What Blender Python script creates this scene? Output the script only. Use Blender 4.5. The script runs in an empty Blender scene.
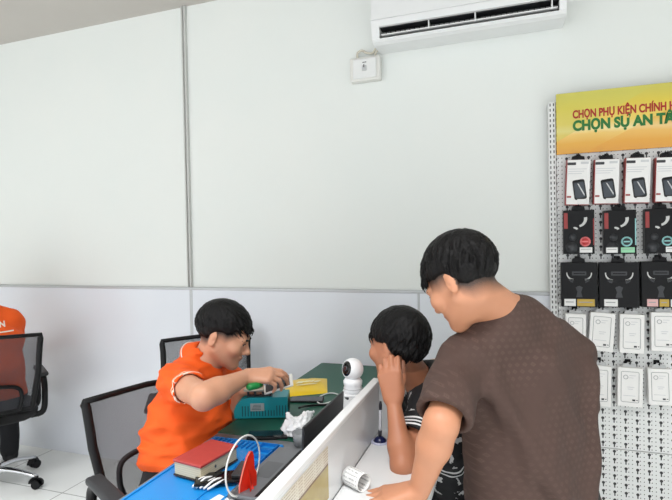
import bpy, bmesh, math, random
import numpy as np
from mathutils import Vector, Matrix

random.seed(7)
np.random.seed(7)
SC = bpy.context.scene
COL = SC.collection
PI = math.pi


# ------------------------------------------------------------------ materials
def lin(c):
    return tuple(((x / 255) / 12.92 if x / 255 <= 0.04045 else ((x / 255 + 0.055) / 1.055) ** 2.4) for x in c) + (1.0,)


class NT:
    """small wrapper for building node trees"""
    def __init__(s, name):
        s.m = bpy.data.materials.new(name)
        s.m.use_nodes = True
        s.t = s.m.node_tree
        s.b = s.t.nodes['Principled BSDF']
        s.out = s.t.nodes['Material Output']

    def n(s, kind, **kw):
        nd = s.t.nodes.new(kind)
        for k, v in kw.items():
            if k.startswith('i_'):
                nd.inputs[k[2:].replace('_', ' ')].default_value = v
            else:
                setattr(nd, k, v)
        return nd

    def l(s, a, b):
        s.t.links.new(a, b)

    def math(s, op, a, b=None, c=None):
        nd = s.n('ShaderNodeMath', operation=op)
        for i, v in enumerate((a, b, c)):
            if v is None:
                continue
            if isinstance(v, (int, float)):
                nd.inputs[i].default_value = v
            else:
                s.l(v, nd.inputs[i])
        return nd.outputs[0]

    def mix(s, fac, a, b):
        nd = s.n('ShaderNodeMix', data_type='RGBA')
        for sock, v in ((nd.inputs[0], fac), (nd.inputs[6], a), (nd.inputs[7], b)):
            if isinstance(v, (int, float, tuple)):
                sock.default_value = v
            else:
                s.l(v, sock)
        return nd.outputs[2]

    def obj(s):
        return s.n('ShaderNodeTexCoord').outputs['Object']

    def sep(s, v):
        nd = s.n('ShaderNodeSeparateXYZ')
        s.l(v, nd.inputs[0])
        return nd.outputs

    def noise(s, scale, detail=3, vec=None, out='Fac'):
        nd = s.n('ShaderNodeTexNoise')
        nd.inputs['Scale'].default_value = scale
        nd.inputs['Detail'].default_value = detail
        s.l(vec if vec is not None else s.obj(), nd.inputs['Vector'])
        return nd.outputs[out]

    def bump(s, h, strength=.2, dist=.002):
        nd = s.n('ShaderNodeBump')
        nd.inputs['Strength'].default_value = strength
        nd.inputs['Distance'].default_value = dist
        s.l(h, nd.inputs['Height'])
        s.l(nd.outputs[0], s.b.inputs['Normal'])

    def attr(s, name):
        return s.n('ShaderNodeAttribute', attribute_name=name).outputs['Fac']


def mat(name, c, rough=.5, metal=0., var=.04, scale=40, bump=0., spec=.5, coat=0.):
    """one-colour procedural material with a faint noise variation"""
    t = NT(name)
    c = lin(c)
    nz = t.noise(scale)
    d = tuple(max(0, x * (1 - var)) for x in c[:3]) + (1,)
    e = tuple(min(1, x * (1 + var)) for x in c[:3]) + (1,)
    t.l(t.mix(nz, d, e), t.b.inputs['Base Color'])
    t.b.inputs['Roughness'].default_value = rough
    t.b.inputs['Metallic'].default_value = metal
    t.b.inputs['Specular IOR Level'].default_value = spec
    t.b.inputs['Coat Weight'].default_value = coat
    if bump:
        t.bump(nz, bump)
    return t.m


# ------------------------------------------------------------------ objects
def link(name, me, m=None, parent=None):
    o = bpy.data.objects.new(name, me)
    COL.objects.link(o)
    if m is not None:
        for x in (m if isinstance(m, (list, tuple)) else [m]):
            me.materials.append(x)
    if parent is not None:
        o.parent = parent
    return o


def tag(o, label=None, cat=None, group=None, kind=None):
    for k, v in (('label', label), ('category', cat), ('group', group), ('kind', kind)):
        if v:
            o[k] = v
    return o


def thing(name, label, cat, loc=(0, 0, 0), rz=0, group=None):
    o = bpy.data.objects.new(name, None)
    COL.objects.link(o)
    o.empty_display_size = .05
    o.location = loc
    o.rotation_euler = (0, 0, rz)
    return tag(o, label, cat, group)


def frame(o_, x, y, z=None):
    """matrix from origin and two axes"""
    x = Vector(x).normalized()
    y = Vector(y)
    y = (y - x * y.dot(x)).normalized()
    z = x.cross(y)
    return Matrix(((x.x, y.x, z.x, o_[0]), (x.y, y.y, z.y, o_[1]), (x.z, y.z, z.z, o_[2]), (0, 0, 0, 1)))


class MB:
    """collects shapes into one mesh"""
    def __init__(s):
        s.bm = bmesh.new()

    def _fin(s, verts, M, mi, smooth):
        fs = set()
        for v in verts:
            for f in v.link_faces:
                fs.add(f)
        for f in fs:
            f.material_index = mi
            f.smooth = smooth
        if M is not None:
            bmesh.ops.transform(s.bm, matrix=M, verts=verts)
        return verts

    def box(s, lo, hi, bev=0., seg=2, M=None, mi=0, smooth=False):
        t = bmesh.new()
        bmesh.ops.create_cube(t, size=1)
        for v in t.verts:
            v.co = Vector([lo[i] + (v.co[i] + .5) * (hi[i] - lo[i]) for i in range(3)])
        if bev:
            bmesh.ops.bevel(t, geom=t.edges[:], offset=bev, segments=seg, affect='EDGES', profile=.5)
        return s.merge(t, M, mi, smooth)

    def merge(s, t, M=None, mi=0, smooth=False):
        t.verts.index_update()
        vs = [s.bm.verts.new(v.co) for v in t.verts]
        for f in t.faces:
            try:
                s.bm.faces.new([vs[v.index] for v in f.verts])
            except ValueError:
                pass
        t.free()
        return s._fin(vs, M, mi, smooth)

    def cyl(s, p0, p1, r0, r1=None, n=20, mi=0, cap=True, smooth=True):
        p0, p1 = Vector(p0), Vector(p1)
        return s.tube([p0, p1], [r0, r0 if r1 is None else r1], n=n, mi=mi, cap=cap, smooth=smooth)

    def tube(s, pts, r, n=12, mi=0, closed=False, cap=True, smooth=True, flat=None, up=None):
        """sweep a circle (or ellipse when flat=(a,b)) along pts"""
        pts = [Vector(p) for p in pts]
        N = len(pts)
        rs = r if isinstance(r, (list, tuple)) else [r] * N
        rings = []
        nrm = None
        for i, p in enumerate(pts):
            if closed:
                d = pts[(i + 1) % N] - pts[i - 1]
            else:
                d = pts[min(i + 1, N - 1)] - pts[max(i - 1, 0)]
            d.normalize()
            if up is not None:
                nrm = Vector(up)
            elif nrm is None:
                nrm = Vector((0, 0, 1)) if abs(d.z) < .9 else Vector((1, 0, 0))
            nrm = (nrm - d * nrm.dot(d))
            if nrm.length < 1e-6:
                nrm = d.orthogonal()
            nrm.normalize()
            bn = d.cross(nrm)
            a, b = flat if flat else (1, 1)
            rings.append([s.bm.verts.new(p + nrm * (math.cos(2 * PI * k / n) * rs[i] * a) + bn * (math.sin(2 * PI * k / n) * rs[i] * b)) for k in range(n)])
        M_ = N if closed else N - 1
        for i in range(M_):
            A, B = rings[i], rings[(i + 1) % N]
            for k in range(n):
                f = s.bm.faces.new((A[k], A[(k + 1) % n], B[(k + 1) % n], B[k]))
                f.smooth = smooth
                f.material_index = mi
        if cap and not closed:
            for R_, fl in ((rings[0], True), (rings[-1], False)):
                f = s.bm.faces.new(list(reversed(R_)) if fl else R_)
                f.material_index = mi
        return [v for R_ in rings for v in R_]

    def lathe(s, prof, M=None, n=32, mi=0, smooth=True):
        """prof: list of (r,z)"""
        rings = []
        out = []
        for r, z in prof:
            if r < 1e-6:
                v = s.bm.verts.new((0, 0, z))
                rings.append([v])
            else:
                rings.append([s.bm.verts.new((r * math.cos(2 * PI * k / n), r * math.sin(2 * PI * k / n), z)) for k in range(n)])
            out += rings[-1]
        for A, B in zip(rings, rings[1:]):
            for k in range(n):
                q = []
                for v in (A[k % len(A)], A[(k + 1) % len(A)], B[(k + 1) % len(B)], B[k % len(B)]):
                    if v not in q:
                        q.append(v)
                if len(q) > 2:
                    f = s.bm.faces.new(q)
                    f.smooth = smooth
                    f.material_index = mi
        if M is not None:
            bmesh.ops.transform(s.bm, matrix=M, verts=out)
        return out

    def poly(s, pts, th=0., M=None, mi=0, d=(0, 0, 1), smooth=False):
        """flat polygon, extruded by th along d"""
        vs = [s.bm.verts.new(Vector(p)) for p in pts]
        d = Vector(d)
        allv = list(vs)
        f = s.bm.faces.new(vs)
        f.material_index = mi
        if th:
            ws = [s.bm.verts.new(Vector(p) + d * th) for p in pts]
            allv += ws
            s.bm.faces.new(list(reversed(ws))).material_index = mi
            n = len(vs)
            for i in range(n):
                g = s.bm.faces.new((vs[i], vs[(i + 1) % n], ws[(i + 1) % n], ws[i]))
                g.material_index = mi
                g.smooth = smooth
        if M is not None:
            bmesh.ops.transform(s.bm, matrix=M, verts=allv)
        return allv

    def rrect(s, x0, z0, x1, z1, y, r=.005, th=.0004, mi=0, rot=0.):
        """rounded rectangle printed on a front face (plane y, facing -y)"""
        pts = []
        cx, cz = (x0 + x1) / 2, (z0 + z1) / 2
        for (ax, az, a0) in ((x1 - r, z1 - r, 0), (x0 + r, z1 - r, 90), (x0 + r, z0 + r, 180), (x1 - r, z0 + r, 270)):
            for k in range(4):
                a = math.radians(a0 + 30 * k)
                px, pz = ax + r * math.cos(a) - cx, az + r * math.sin(a) - cz
                pts.append((cx + px * math.cos(rot) - pz * math.sin(rot), y, cz + px * math.sin(rot) + pz * math.cos(rot)))
        return s.poly(pts, th, mi=mi, d=(0, -1, 0))

    def obj(s, name, m=None, parent=None, recalc=True):
        if recalc:
            bmesh.ops.recalc_face_normals(s.bm, faces=s.bm.faces[:])
        me = bpy.data.meshes.new(name)
        s.bm.to_mesh(me)
        s.bm.free()
        return link(name, me, m, parent)


def spline(pts, n=6, closed=False):
    """Catmull-Rom through pts"""
    pts = [Vector(p) for p in pts]
    N = len(pts)
    out = []
    for i in range(N if closed else N - 1):
        if closed:
            p0, p1, p2, p3 = pts[i - 1], pts[i], pts[(i + 1) % N], pts[(i + 2) % N]
        else:
            p1, p2 = pts[i], pts[i + 1]
            p0 = pts[i - 1] if i else p1 * 2 - p2
            p3 = pts[i + 2] if i + 2 < N else p2 * 2 - p1
        for k in range(n):
            t = k / n
            out.append(.5 * ((2 * p1) + (p2 - p0) * t + (2 * p0 - 5 * p1 + 4 * p2 - p3) * t * t + (3 * p1 - p0 - 3 * p2 + p3) * t ** 3))
    if not closed:
        out.append(pts[-1])
    return out


def copy_tree(o, parent=None):
    c = o.copy()
    COL.objects.link(c)
    if parent is not None:
        c.parent = parent
    for ch in list(o.children):
        copy_tree(ch, c)
    return c


def text_mesh(name, body, size, m, parent, M, extrude=.001, offset=0., fit=None, shear=0.):
    cu = bpy.data.curves.new(name, 'FONT')
    cu.body = body
    cu.size = size
    cu.extrude = extrude
    cu.offset = offset
    cu.shear = shear
    t = bpy.data.objects.new(name, cu)
    COL.objects.link(t)
    bpy.context.view_layer.update()
    me = bpy.data.meshes.new_from_object(t.evaluated_get(bpy.context.evaluated_depsgraph_get()))
    bpy.data.objects.remove(t)
    bpy.data.curves.remove(cu)
    if fit:
        xs = [v.co.x for v in me.vertices]
        k = fit / (max(xs) - min(xs))
        x0 = min(xs)
        for v in me.vertices:
            v.co.x = (v.co.x - x0) * k
    me.transform(M)
    me.materials.clear()
    return link(name, me, m, parent)


# ------------------------------------------------------------------ smooth bodies (distance fields meshed with surface nets)
def axis_grid(a, b, h, fine=()):
    """1-D grid from a to b at step h, finer (step hf) inside the given (lo, hi, hf) spans"""
    out = [a]
    x = a
    while x < b:
        st = h
        for lo, hi, hf in fine:
            if lo - hf <= x < hi:
                st = min(st, hf)
        x += st
        out.append(x)
    return np.array(out, dtype=np.float64)


def V(p):
    return np.array(p, dtype=np.float64)


def nrm(v):
    v = V(v)
    return v / np.linalg.norm(v)


class Prim:
    pass


def rc(p0, r0, p1, r1):
    p = Prim()
    a, b = V(p0), V(p1)
    ba = b - a
    L2 = max(ba @ ba, 1e-12)
    R_ = max(r0, r1)
    p.lo = np.minimum(a, b) - R_
    p.hi = np.maximum(a, b) + R_

    def f(x, y, z):
        t = np.clip(((x - a[0]) * ba[0] + (y - a[1]) * ba[1] + (z - a[2]) * ba[2]) / L2, 0, 1)
        return np.sqrt((x - a[0] - ba[0] * t) ** 2 + (y - a[1] - ba[1] * t) ** 2 + (z - a[2] - ba[2] * t) ** 2) - (r0 + (r1 - r0) * t)
    p.f = f
    return p


def rcc(p0, r0, p1, r1, end, dv):
    """tapered tube ending flat at the plane through end"""
    p = rc(p0, r0, p1, r1)
    f0_ = p.f
    p.f = lambda x, y, z: np.maximum(f0_(x, y, z), (x - end[0]) * dv[0] + (y - end[1]) * dv[1] + (z - end[2]) * dv[2])
    return p


def sph(c, r):
    return rc(c, r, V(c) + 1e-6, r)


def el(c, rad, X=(1, 0, 0), Y=(0, 1, 0), Z=(0, 0, 1)):
    p = Prim()
    c = V(c)
    A = np.array([nrm(X), nrm(Y), nrm(Z)])
    ext = np.abs(A.T) @ V(rad)
    p.lo, p.hi = c - ext, c + ext

    def f(x, y, z):
        dx, dy, dz = x - c[0], y - c[1], z - c[2]
        k0 = 0
        k1 = 0
        for i in range(3):
            q = A[i, 0] * dx + A[i, 1] * dy + A[i, 2] * dz
            k0 = k0 + (q / rad[i]) ** 2
            k1 = k1 + (q / rad[i] ** 2) ** 2
        k0 = np.sqrt(k0)
        return k0 * (k0 - 1) / np.maximum(np.sqrt(k1), 1e-6)
    p.f = f
    return p


def ec(p0, ab0, p1, ab1, lat):
    """capsule of elliptic section: half-width a along lat, half-depth b across it"""
    p = Prim()
    a, b = V(p0), V(p1)
    ba = b - a
    L2 = max(ba @ ba, 1e-12)
    l = nrm(lat)
    l = nrm(l - ba * (l @ ba) / L2)
    R_ = max(*ab0, *ab1)
    p.lo = np.minimum(a, b) - R_
    p.hi = np.maximum(a, b) + R_

    def f(x, y, z):
        dx, dy, dz = x - a[0], y - a[1], z - a[2]
        t = np.clip((dx * ba[0] + dy * ba[1] + dz * ba[2]) / L2, 0, 1)
        dx, dy, dz = dx - ba[0] * t, dy - ba[1] * t, dz - ba[2] * t
        u = dx * l[0] + dy * l[1] + dz * l[2]
        w2 = dx * dx + dy * dy + dz * dz - u * u
        A_ = ab0[0] + (ab1[0] - ab0[0]) * t
        B_ = ab0[1] + (ab1[1] - ab0[1]) * t
        k0 = np.sqrt(u * u / A_ ** 2 + np.maximum(w2, 0) / B_ ** 2)
        k1 = np.sqrt(u * u / A_ ** 4 + np.maximum(w2, 0) / B_ ** 4)
        return k0 * (k0 - 1) / np.maximum(k1, 1e-6)
    p.f = f
    return p


class Field:
    def __init__(s, xs, ys, zs):
        s.x, s.y, s.z = xs, ys, zs
        s.F = np.full((len(xs), len(ys), len(zs)), .3, dtype=np.float32)

    def box(s, lo, hi):
        sl = []
        for g, a, b in zip((s.x, s.y, s.z), lo, hi):
            i0, i1 = np.searchsorted(g, a), np.searchsorted(g, b)
            sl.append(slice(max(i0 - 1, 0), min(i1 + 1, len(g))))
        return tuple(sl)

    def P(s, sl):
        return s.x[sl[0]][:, None, None], s.y[sl[1]][None, :, None], s.z[sl[2]][None, None, :]

    def add(s, p, k=.01, pad=.02):
        pad = pad + k
        sl = s.box(p.lo - pad, p.hi + pad)
        if min(x.stop - x.start for x in sl) < 1:
            return
        d = p.f(*s.P(sl))
        a = s.F[sl]
        h = np.maximum(k - np.abs(a - d), 0) / k
        s.F[sl] = np.minimum(a, d) - h * h * k * .25

    def cut(s, p, k=.01, pad=.02):
        pad = pad + k
        sl = s.box(p.lo - pad, p.hi + pad)
        if min(x.stop - x.start for x in sl) < 1:
            return
        d = -p.f(*s.P(sl))
        a = s.F[sl]
        h = np.maximum(k - np.abs(a - d), 0) / k
        s.F[sl] = np.maximum(a, d) + h * h * k * .25

    def keep(s, g, k=.004, lo=None, hi=None):
        """intersect with the region where g(x,y,z) < 0"""
        sl = s.box(lo if lo is not None else (s.x[0], s.y[0], s.z[0]), hi if hi is not None else (s.x[-1], s.y[-1], s.z[-1]))
        d = g(*s.P(sl))
        a = s.F[sl]
        h = np.maximum(k - np.abs(a - d), 0) / k
        s.F[sl] = np.maximum(a, d) + h * h * k * .25

    def warp(s, g, lo=None, hi=None):
        sl = s.box(lo if lo is not None else (s.x[0], s.y[0], s.z[0]), hi if hi is not None else (s.x[-1], s.y[-1], s.z[-1]))
        s.F[sl] += g(*s.P(sl)).astype(np.float32)

    def mesh(s, name, attrs=None, relax=1):
        F = s.F
        S = F < 0
        c = np.zeros(tuple(n - 1 for n in F.shape), dtype=np.uint8)
        for i in (0, 1):
            for j in (0, 1):
                for k in (0, 1):
                    c += S[i:F.shape[0] - 1 + i, j:F.shape[1] - 1 + j, k:F.shape[2] - 1 + k]
        act = (c > 0) & (c < 8)
        idx = np.argwhere(act)
        vid = np.full(act.shape, -1, dtype=np.int64)
        vid[act] = np.arange(len(idx))
        acc = np.zeros((len(idx), 3))
        cnt = np.zeros(len(idx))
        g = (s.x, s.y, s.z)
        for ax in range(3):
            o1, o2 = [a for a in range(3) if a != ax]
            for u in (0, 1):
                for w in (0, 1):
                    A = idx.copy()
                    A[:, o1] += u
                    A[:, o2] += w
                    B = A.copy()
                    B[:, ax] += 1
                    fa = F[A[:, 0], A[:, 1], A[:, 2]].astype(np.float64)
                    fb = F[B[:, 0], B[:, 1], B[:, 2]].astype(np.float64)
                    m = (fa < 0) != (fb < 0)
                    t = np.where(m, fa / np.where(fa == fb, 1, fa - fb), 0)
                    P_ = np.stack([g[q][A[:, q]] for q in range(3)], 1)
                    P_[:, ax] += t * (g[ax][B[:, ax]] - g[ax][A[:, ax]])
                    acc[m] += P_[m]
                    cnt[m] += 1
        co = acc / np.maximum(cnt, 1)[:, None]
        quads = []
        for ax in range(3):
            o1, o2 = [(1, 2), (2, 0), (0, 1)][ax]
            sl0 = [slice(None)] * 3
            sl1 = [slice(None)] * 3
            sl0[ax] = slice(0, -1)
            sl1[ax] = slice(1, None)
            d = S[tuple(sl0)] != S[tuple(sl1)]
            e = np.argwhere(d)
            e = e[(e[:, o1] > 0) & (e[:, o2] > 0) & (e[:, o1] < F.shape[o1] - 1) & (e[:, o2] < F.shape[o2] - 1)]
            ins = S[e[:, 0], e[:, 1], e[:, 2]]
            q = []
            for du, dv in ((1, 1), (0, 1), (0, 0), (1, 0)):
                w = e.copy()
                w[:, o1] -= du
                w[:, o2] -= dv
                q.append(vid[w[:, 0], w[:, 1], w[:, 2]])
            q = np.stack(q, 1)
            q[~ins] = q[~ins][:, ::-1]
            quads.append(q)
        Q = np.concatenate(quads)
        for _ in range(relax):
            nb = np.zeros_like(co)
            nc = np.zeros(len(co))
            for a, b in ((0, 1), (1, 2), (2, 3), (3, 0)):
                np.add.at(nb, Q[:, a], co[Q[:, b]])
                np.add.at(nc, Q[:, a], 1)
            co = co * .5 + .5 * nb / np.maximum(nc, 1)[:, None]
        me = bpy.data.meshes.new(name)
        me.vertices.add(len(co))
        me.vertices.foreach_set('co', co.astype(np.float32).ravel())
        me.loops.add(len(Q) * 4)
        me.loops.foreach_set('vertex_index', Q.astype(np.int32).ravel())
        me.polygons.add(len(Q))
        me.polygons.foreach_set('loop_start', np.arange(0, len(Q) * 4, 4, dtype=np.int32))
        me.polygons.foreach_set('use_smooth', np.ones(len(Q), dtype=bool))
        me.update(calc_edges=True)
        me.validate()
        if attrs:
            for nm, fn in attrs.items():
                at = me.attributes.new(nm, 'FLOAT', 'POINT')
                at.data.foreach_set('value', np.asarray(fn(co[:, 0], co[:, 1], co[:, 2]), dtype=np.float32))
        return me


def folds(seed, scale=(14, 14, 9), amp=.003, ridge=False):
    """soft irregular cloth folds as an offset of a distance field"""
    r = np.random.RandomState(seed)
    K = [(r.normal(size=3) * V(scale), r.uniform(0, 6.28), r.normal(size=3) * V(scale) * .6, r.uniform(0, 6.28)) for _ in range(6)]

    def g(x, y, z):
        o = 0
        for k, ph, kw, pw in K:
            q = np.sin(k[0] * x + k[1] * y + k[2] * z + ph + 1.6 * np.sin(kw[0] * x + kw[1] * y + kw[2] * z + pw))
            o = o + (1.2 * np.abs(q) ** .7 - .8 if ridge else q)
        return o * amp / 2.4
    return g


class Head:
    """head frame: c between the ears at mid-height, f forward, u up, r to the person's own right"""
    def __init__(s, c, f, up=(0, 0, 1), roll=0., k=1.):
        s.c = V(c)
        s.f = nrm(f)
        r_ = nrm(np.cross(s.f, V(up)))
        u_ = np.cross(r_, s.f)
        s.r = r_ * math.cos(roll) + u_ * math.sin(roll)
        s.u = np.cross(s.r, s.f)
        s.k = k

    def w(s, x, y, z):
        return s.c + s.k * (s.r * x + s.f * y + s.u * z)

    def loc(s, x, y, z):
        d = (x - s.c[0], y - s.c[1], z - s.c[2])
        return tuple((d[0] * a[0] + d[1] * a[1] + d[2] * a[2]) / s.k for a in (s.r, s.f, s.u))

    def rc(s, a, r0, b, r1):
        return rc(s.w(*a), r0 * s.k, s.w(*b), r1 * s.k)

    def sph(s, a, r):
        return sph(s.w(*a), r * s.k)

    def el(s, a, rad, rot=None):
        X, Y, Z = s.r, s.f, s.u
        if rot:                                   # turn about the up axis
            X = s.r * math.cos(rot) + s.f * math.sin(rot)
            Y = np.cross(s.u, X)
        return el(s.w(*a), tuple(q * s.k for q in rad), X, Y, Z)


def add_head(F, H, neck_base, neck_r=.056):
    A = F.add
    A(H.el((0, -.012, .03), (.075, .096, .086)), .02)
    A(H.el((0, .03, -.03), (.06, .066, .08)), .03)
    A(H.rc((-.052, .0, -.05), .02, (-.012, .07, -.092), .017), .025)
    A(H.rc((.052, .0, -.05), .02, (.012, .07, -.092), .017), .025)
    A(H.sph((0, .078, -.093), .019), .015)
    A(H.sph((-.042, .066, -.022), .024), .02)
    A(H.sph((.042, .066, -.022), .024), .02)
    A(H.rc((-.034, .083, .018), .012, (.034, .083, .018), .012), .015)
    for s in (-1, 1):
        F.cut(H.el((s * .031, .103, .0), (.018, .016, .011)), .014)
        A(H.el((s * .031, .08, .0), (.015, .012, .0095)), .006)
    A(H.rc((0, .088, .008), .0075, (0, .111, -.026), .0095), .008)
    A(H.sph((0, .111, -.029), .011), .006)
    for s in (-1, 1):
        A(H.sph((s * .012, .101, -.033), .0085), .005)
        F.cut(H.sph((s * .007, .108, -.041), .0035), .003)
    A(H.el((0, .089, -.057), (.021, .013, .0065)), .007)
    A(H.el((0, .087, -.067), (.018, .013, .0075)), .007)
    F.cut(H.rc((-.02, .094, -.0618), .0015, (.02, .094, -.0618), .0015), .004)
    F.cut(H.sph((0, .104, -.076), .009), .008)
    # neck
    A(rc(H.w(0, -.022, -.045), neck_r * H.k * .93, neck_base, neck_r), .03)
    # ears
    for s in (-1, 1):
        e = H.el((s * .078, -.02, -.01), (.0085, .018, .031), rot=-s * .45)
        A(e, .006)
        A(H.rc((s * .071, -.008, -.034), .007, (s * .077, -.014, -.03), .008), .006)
        F.cut(H.el((s * .0885, -.013, -.006), (.007, .0105, .02), rot=-s * .45), .004)
        A(H.el((s * .082, -.018, -.006), (.004, .006, .012), rot=-s * .45), .004)


def hand_prims(w, d, n, thumb, curl=(.3, .4, .35), spread=.05, thumb_dir=None, k=1., fc=None):
    """w wrist, d along the palm, n out of the back of the hand, thumb lateral direction to the thumb"""
    w, d, n = V(w), nrm(d), V(n)
    n = nrm(n - d * (n @ d))
    s = V(thumb)
    s = nrm(s - d * (s @ d) - n * (s @ n))
    P_ = []
    offs = (.029, .0095, -.0105, -.0285)
    lens = ((.043, .026, .021), (.047, .03, .022), (.043, .028, .021), (.034, .02, .018))
    kn = (.088, .091, .087, .079)
    for i in range(4):
        K = w + (d * kn[i] + s * offs[i] + n * (.002 if i in (1, 2) else 0)) * k
        P_.append((rc(w + s * offs[i] * .55 * k + d * .01 * k, .0165 * k, K, .0118 * k), .014))
        fd = nrm(d + s * spread * (1.5 - i))
        a = 0.
        c_ = fc[i] if fc else curl
        p = K
        rr = (.0098, .0088, .0078, .0066) if i < 3 else (.0086, .0077, .0068, .0058)
        for j in range(3):
            a += c_[j]
            q = p + (fd * math.cos(a) - n * math.sin(a)) * lens[i][j] * k
            P_.append((rc(p, rr[j] * k, q, rr[j + 1] * k), .003 if j else .006))
            p = q
    T = w + (d * .028 + s * .022 - n * .006) * k
    P_.append((rc(w + d * .008 * k + s * .008 * k, .017 * k, T, .0155 * k), .014))
    td = nrm(thumb_dir) if thumb_dir is not None else nrm(d * .75 + s * .55 - n * .35)
    q = T + td * .04 * k
    P_.append((rc(T, .0145 * k, q, .011 * k), .008))
    td2 = nrm(td * .9 + d * .35 - s * .15)
    q2 = q + td2 * .03 * k
    P_.append((rc(q, .0108 * k, q2, .0098 * k), .004))
    td3 = nrm(td2 + d * .25 - n * .1)
    P_.append((rc(q2, .0098 * k, q2 + td3 * .022 * k, .0076 * k), .004))
    return P_


HAIR_AZ = np.radians([0, 30, 50, 68, 82, 98, 112, 130, 180])


def hair_mesh(name, H, front=.05, temple=.02, ear=.022, behind=-.03, nape=-.062, lift=1., n=520, fringe=.0, seed=1, part=0., fade=0., fringe_side=0.):
    """cap of hair plus clumps that grow from the crown whorl outwards"""
    h = .0033
    c = H.w(0, -.01, .03)
    R_ = .15 * H.k
    F = Field(*[axis_grid(c[i] - R_, c[i] + R_, h) for i in range(3)])
    zt = np.array([front, front - .006, (front + temple) / 2, temple, ear, ear - .004, behind, nape + .006, nape])
    c0, rad = V((0, -.014, .03)), V((.0785, .1, .091))

    def zmin(x, y):
        return np.interp(np.abs(np.arctan2(x, y)), HAIR_AZ, zt)
    F.add(H.el(tuple(c0), tuple(rad + .004 * lift)), .001)
    F.add(H.el((0, -.02, .05), (.0775, .097, .082)), .02)

    def g(x, y, z):
        a, b, c_ = H.loc(x, y, z)
        return (zmin(a, b) - c_) * H.k * .9
    F.keep(g, .022)
    r = random.Random(seed)
    wh = V((.012, -.055, .082))
    wd = nrm((wh - c0) / rad)
    t1 = nrm(np.cross(wd, V((1, 0, 0))))
    t2 = np.cross(wd, t1)
    for i in range(n):
        phi = r.uniform(0, 2 * PI)
        st = r.uniform(.02, 2.3) if r.random() > .25 else r.uniform(.05, 1.0)
        ln = r.uniform(.35, .7)
        sw = r.uniform(-.12, .25)
        pts = []
        for j in range(5):
            th = st + ln * j / 4
            ph = phi + sw * j / 4
            dr = wd * math.cos(th) + (t1 * math.cos(ph) + t2 * math.sin(ph)) * math.sin(th)
            lf = (.0 + .055 * math.sin(PI * (j / 4) ** .8) + .02 * j / 4) * lift + r.uniform(0, .012)
            p = c0 + dr * rad * 1.03
            az = abs(math.atan2(p[0], p[1]))
            lim = float(np.interp(az, HAIR_AZ, zt)) + .004
            thin = min(1., max(0., (p[2] - lim + (.03 if az < .95 else 0.)) / .05))
            p = c0 + dr * rad * (1.01 + .02 * thin + lf * (.15 + .85 * thin))
            if az < .95:
                lim -= fringe * (1.0 - .4 * (az / .95)) * r.uniform(.6, 1.05)
            if p[2] < lim:
                break
            if fringe and az < .9 and p[2] < front:
                p = p + V((0, .006, 0))
            pts.append(H.w(*p))
        if len(pts) < 3:
            continue
        r0 = r.uniform(.0042, .0068) * H.k
        m = len(pts) - 1
        for j in range(m):
            F.add(rc(pts[j], r0 * (1 - .75 * j / m), pts[j + 1], r0 * (1 - .75 * (j + 1) / m)), .003, .006)
    me = F.mesh(name, relax=0)
    # loose fine strands over the surface, denser at the fringe
    b = MB()
    for i in range(int(n * .9)):
        phi = r.uniform(0, 2 * PI)
        st = r.uniform(.05, 2.2)
        ln = r.uniform(.25, .5)
        pts = []
        for j in range(5):
            th = st + ln * j / 4
            ph = phi + .12 * j / 4
            dr = wd * math.cos(th) + (t1 * math.cos(ph) + t2 * math.sin(ph)) * math.sin(th)
            p = c0 + dr * rad * 1.03
            az = abs(math.atan2(p[0], p[1]))
            lim = float(np.interp(az, HAIR_AZ, zt)) + .002
            if az < .95:
                lim -= fringe * (1.1 - .4 * (az / .95)) * r.uniform(.6, 1.25)
            thin = min(1., max(0., (p[2] - lim + (.03 if az < .95 else 0.)) / .05))
            p = c0 + dr * rad * (1.01 + .02 * thin + ((.055 + .035 * j / 4) * lift + .01 * j / 4 * r.random()) * (.15 + .85 * thin))
            if p[2] < lim:
                break
            if fringe and az < .9 and p[2] < front:
                p = p + V((0, .007, 0))
            pts.append(H.w(*p))
        if len(pts) > 2:
            m = len(pts) - 1
            b.tube(pts, [.0021 * H.k * (1 - .85 * q / m) for q in range(m + 1)], n=4)
    b.bm.from_mesh(me)
    b.bm.to_mesh(me)
    b.bm.free()
    return me


# ------------------------------------------------------------------ camera
cam = bpy.data.objects.new('camera', bpy.data.cameras.new('camera'))
COL.objects.link(cam)
yaw, pitch, roll = (math.radians(a) for a in (-19.18, -0.95, -1.13))
r0 = Vector((math.cos(yaw), -math.sin(yaw), 0))
f0 = Vector((math.sin(yaw), math.cos(yaw), 0))
u0 = Vector((0, 0, 1))
fw = f0 * math.cos(pitch) + u0 * math.sin(pitch)
up = u0 * math.cos(pitch) - f0 * math.sin(pitch)
rt = r0 * math.cos(roll) + up * math.sin(roll)
up = up * math.cos(roll) - r0 * math.sin(roll)
cam.matrix_world = Matrix(((rt.x, up.x, -fw.x, 0), (rt.y, up.y, -fw.y, 0), (rt.z, up.z, -fw.z, 1.45), (0, 0, 0, 1)))
cam.data.sensor_width = 36
cam.data.lens = 497 / 672 * 36
cam.data.clip_start = .02
SC.camera = cam

# ------------------------------------------------------------------ setting
WY = 2.677
CZ = 2.948


def wall_paint():
    t = NT('white_wall_paint')
    n1 = t.noise(2.2, 4)
    n2 = t.noise(160, 2)
    t.l(t.mix(n1, lin((229, 234, 231)), lin((235, 237, 233))), t.b.inputs['Base Color'])
    t.b.inputs['Roughness'].default_value = .62
    t.bump(n2, .06, .001)
    return t.m


def panel_laminate():
    t = NT('pale_blue_grey_laminate')
    n1 = t.noise(1.7, 4)
    t.l(t.mix(n1, lin((224, 228, 235)), lin((230, 233, 239))), t.b.inputs['Base Color'])
    t.b.inputs['Roughness'].default_value = .2
    n2 = t.noise(9, 2)
    t.bump(n2, .015, .004)
    return t.m


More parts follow.
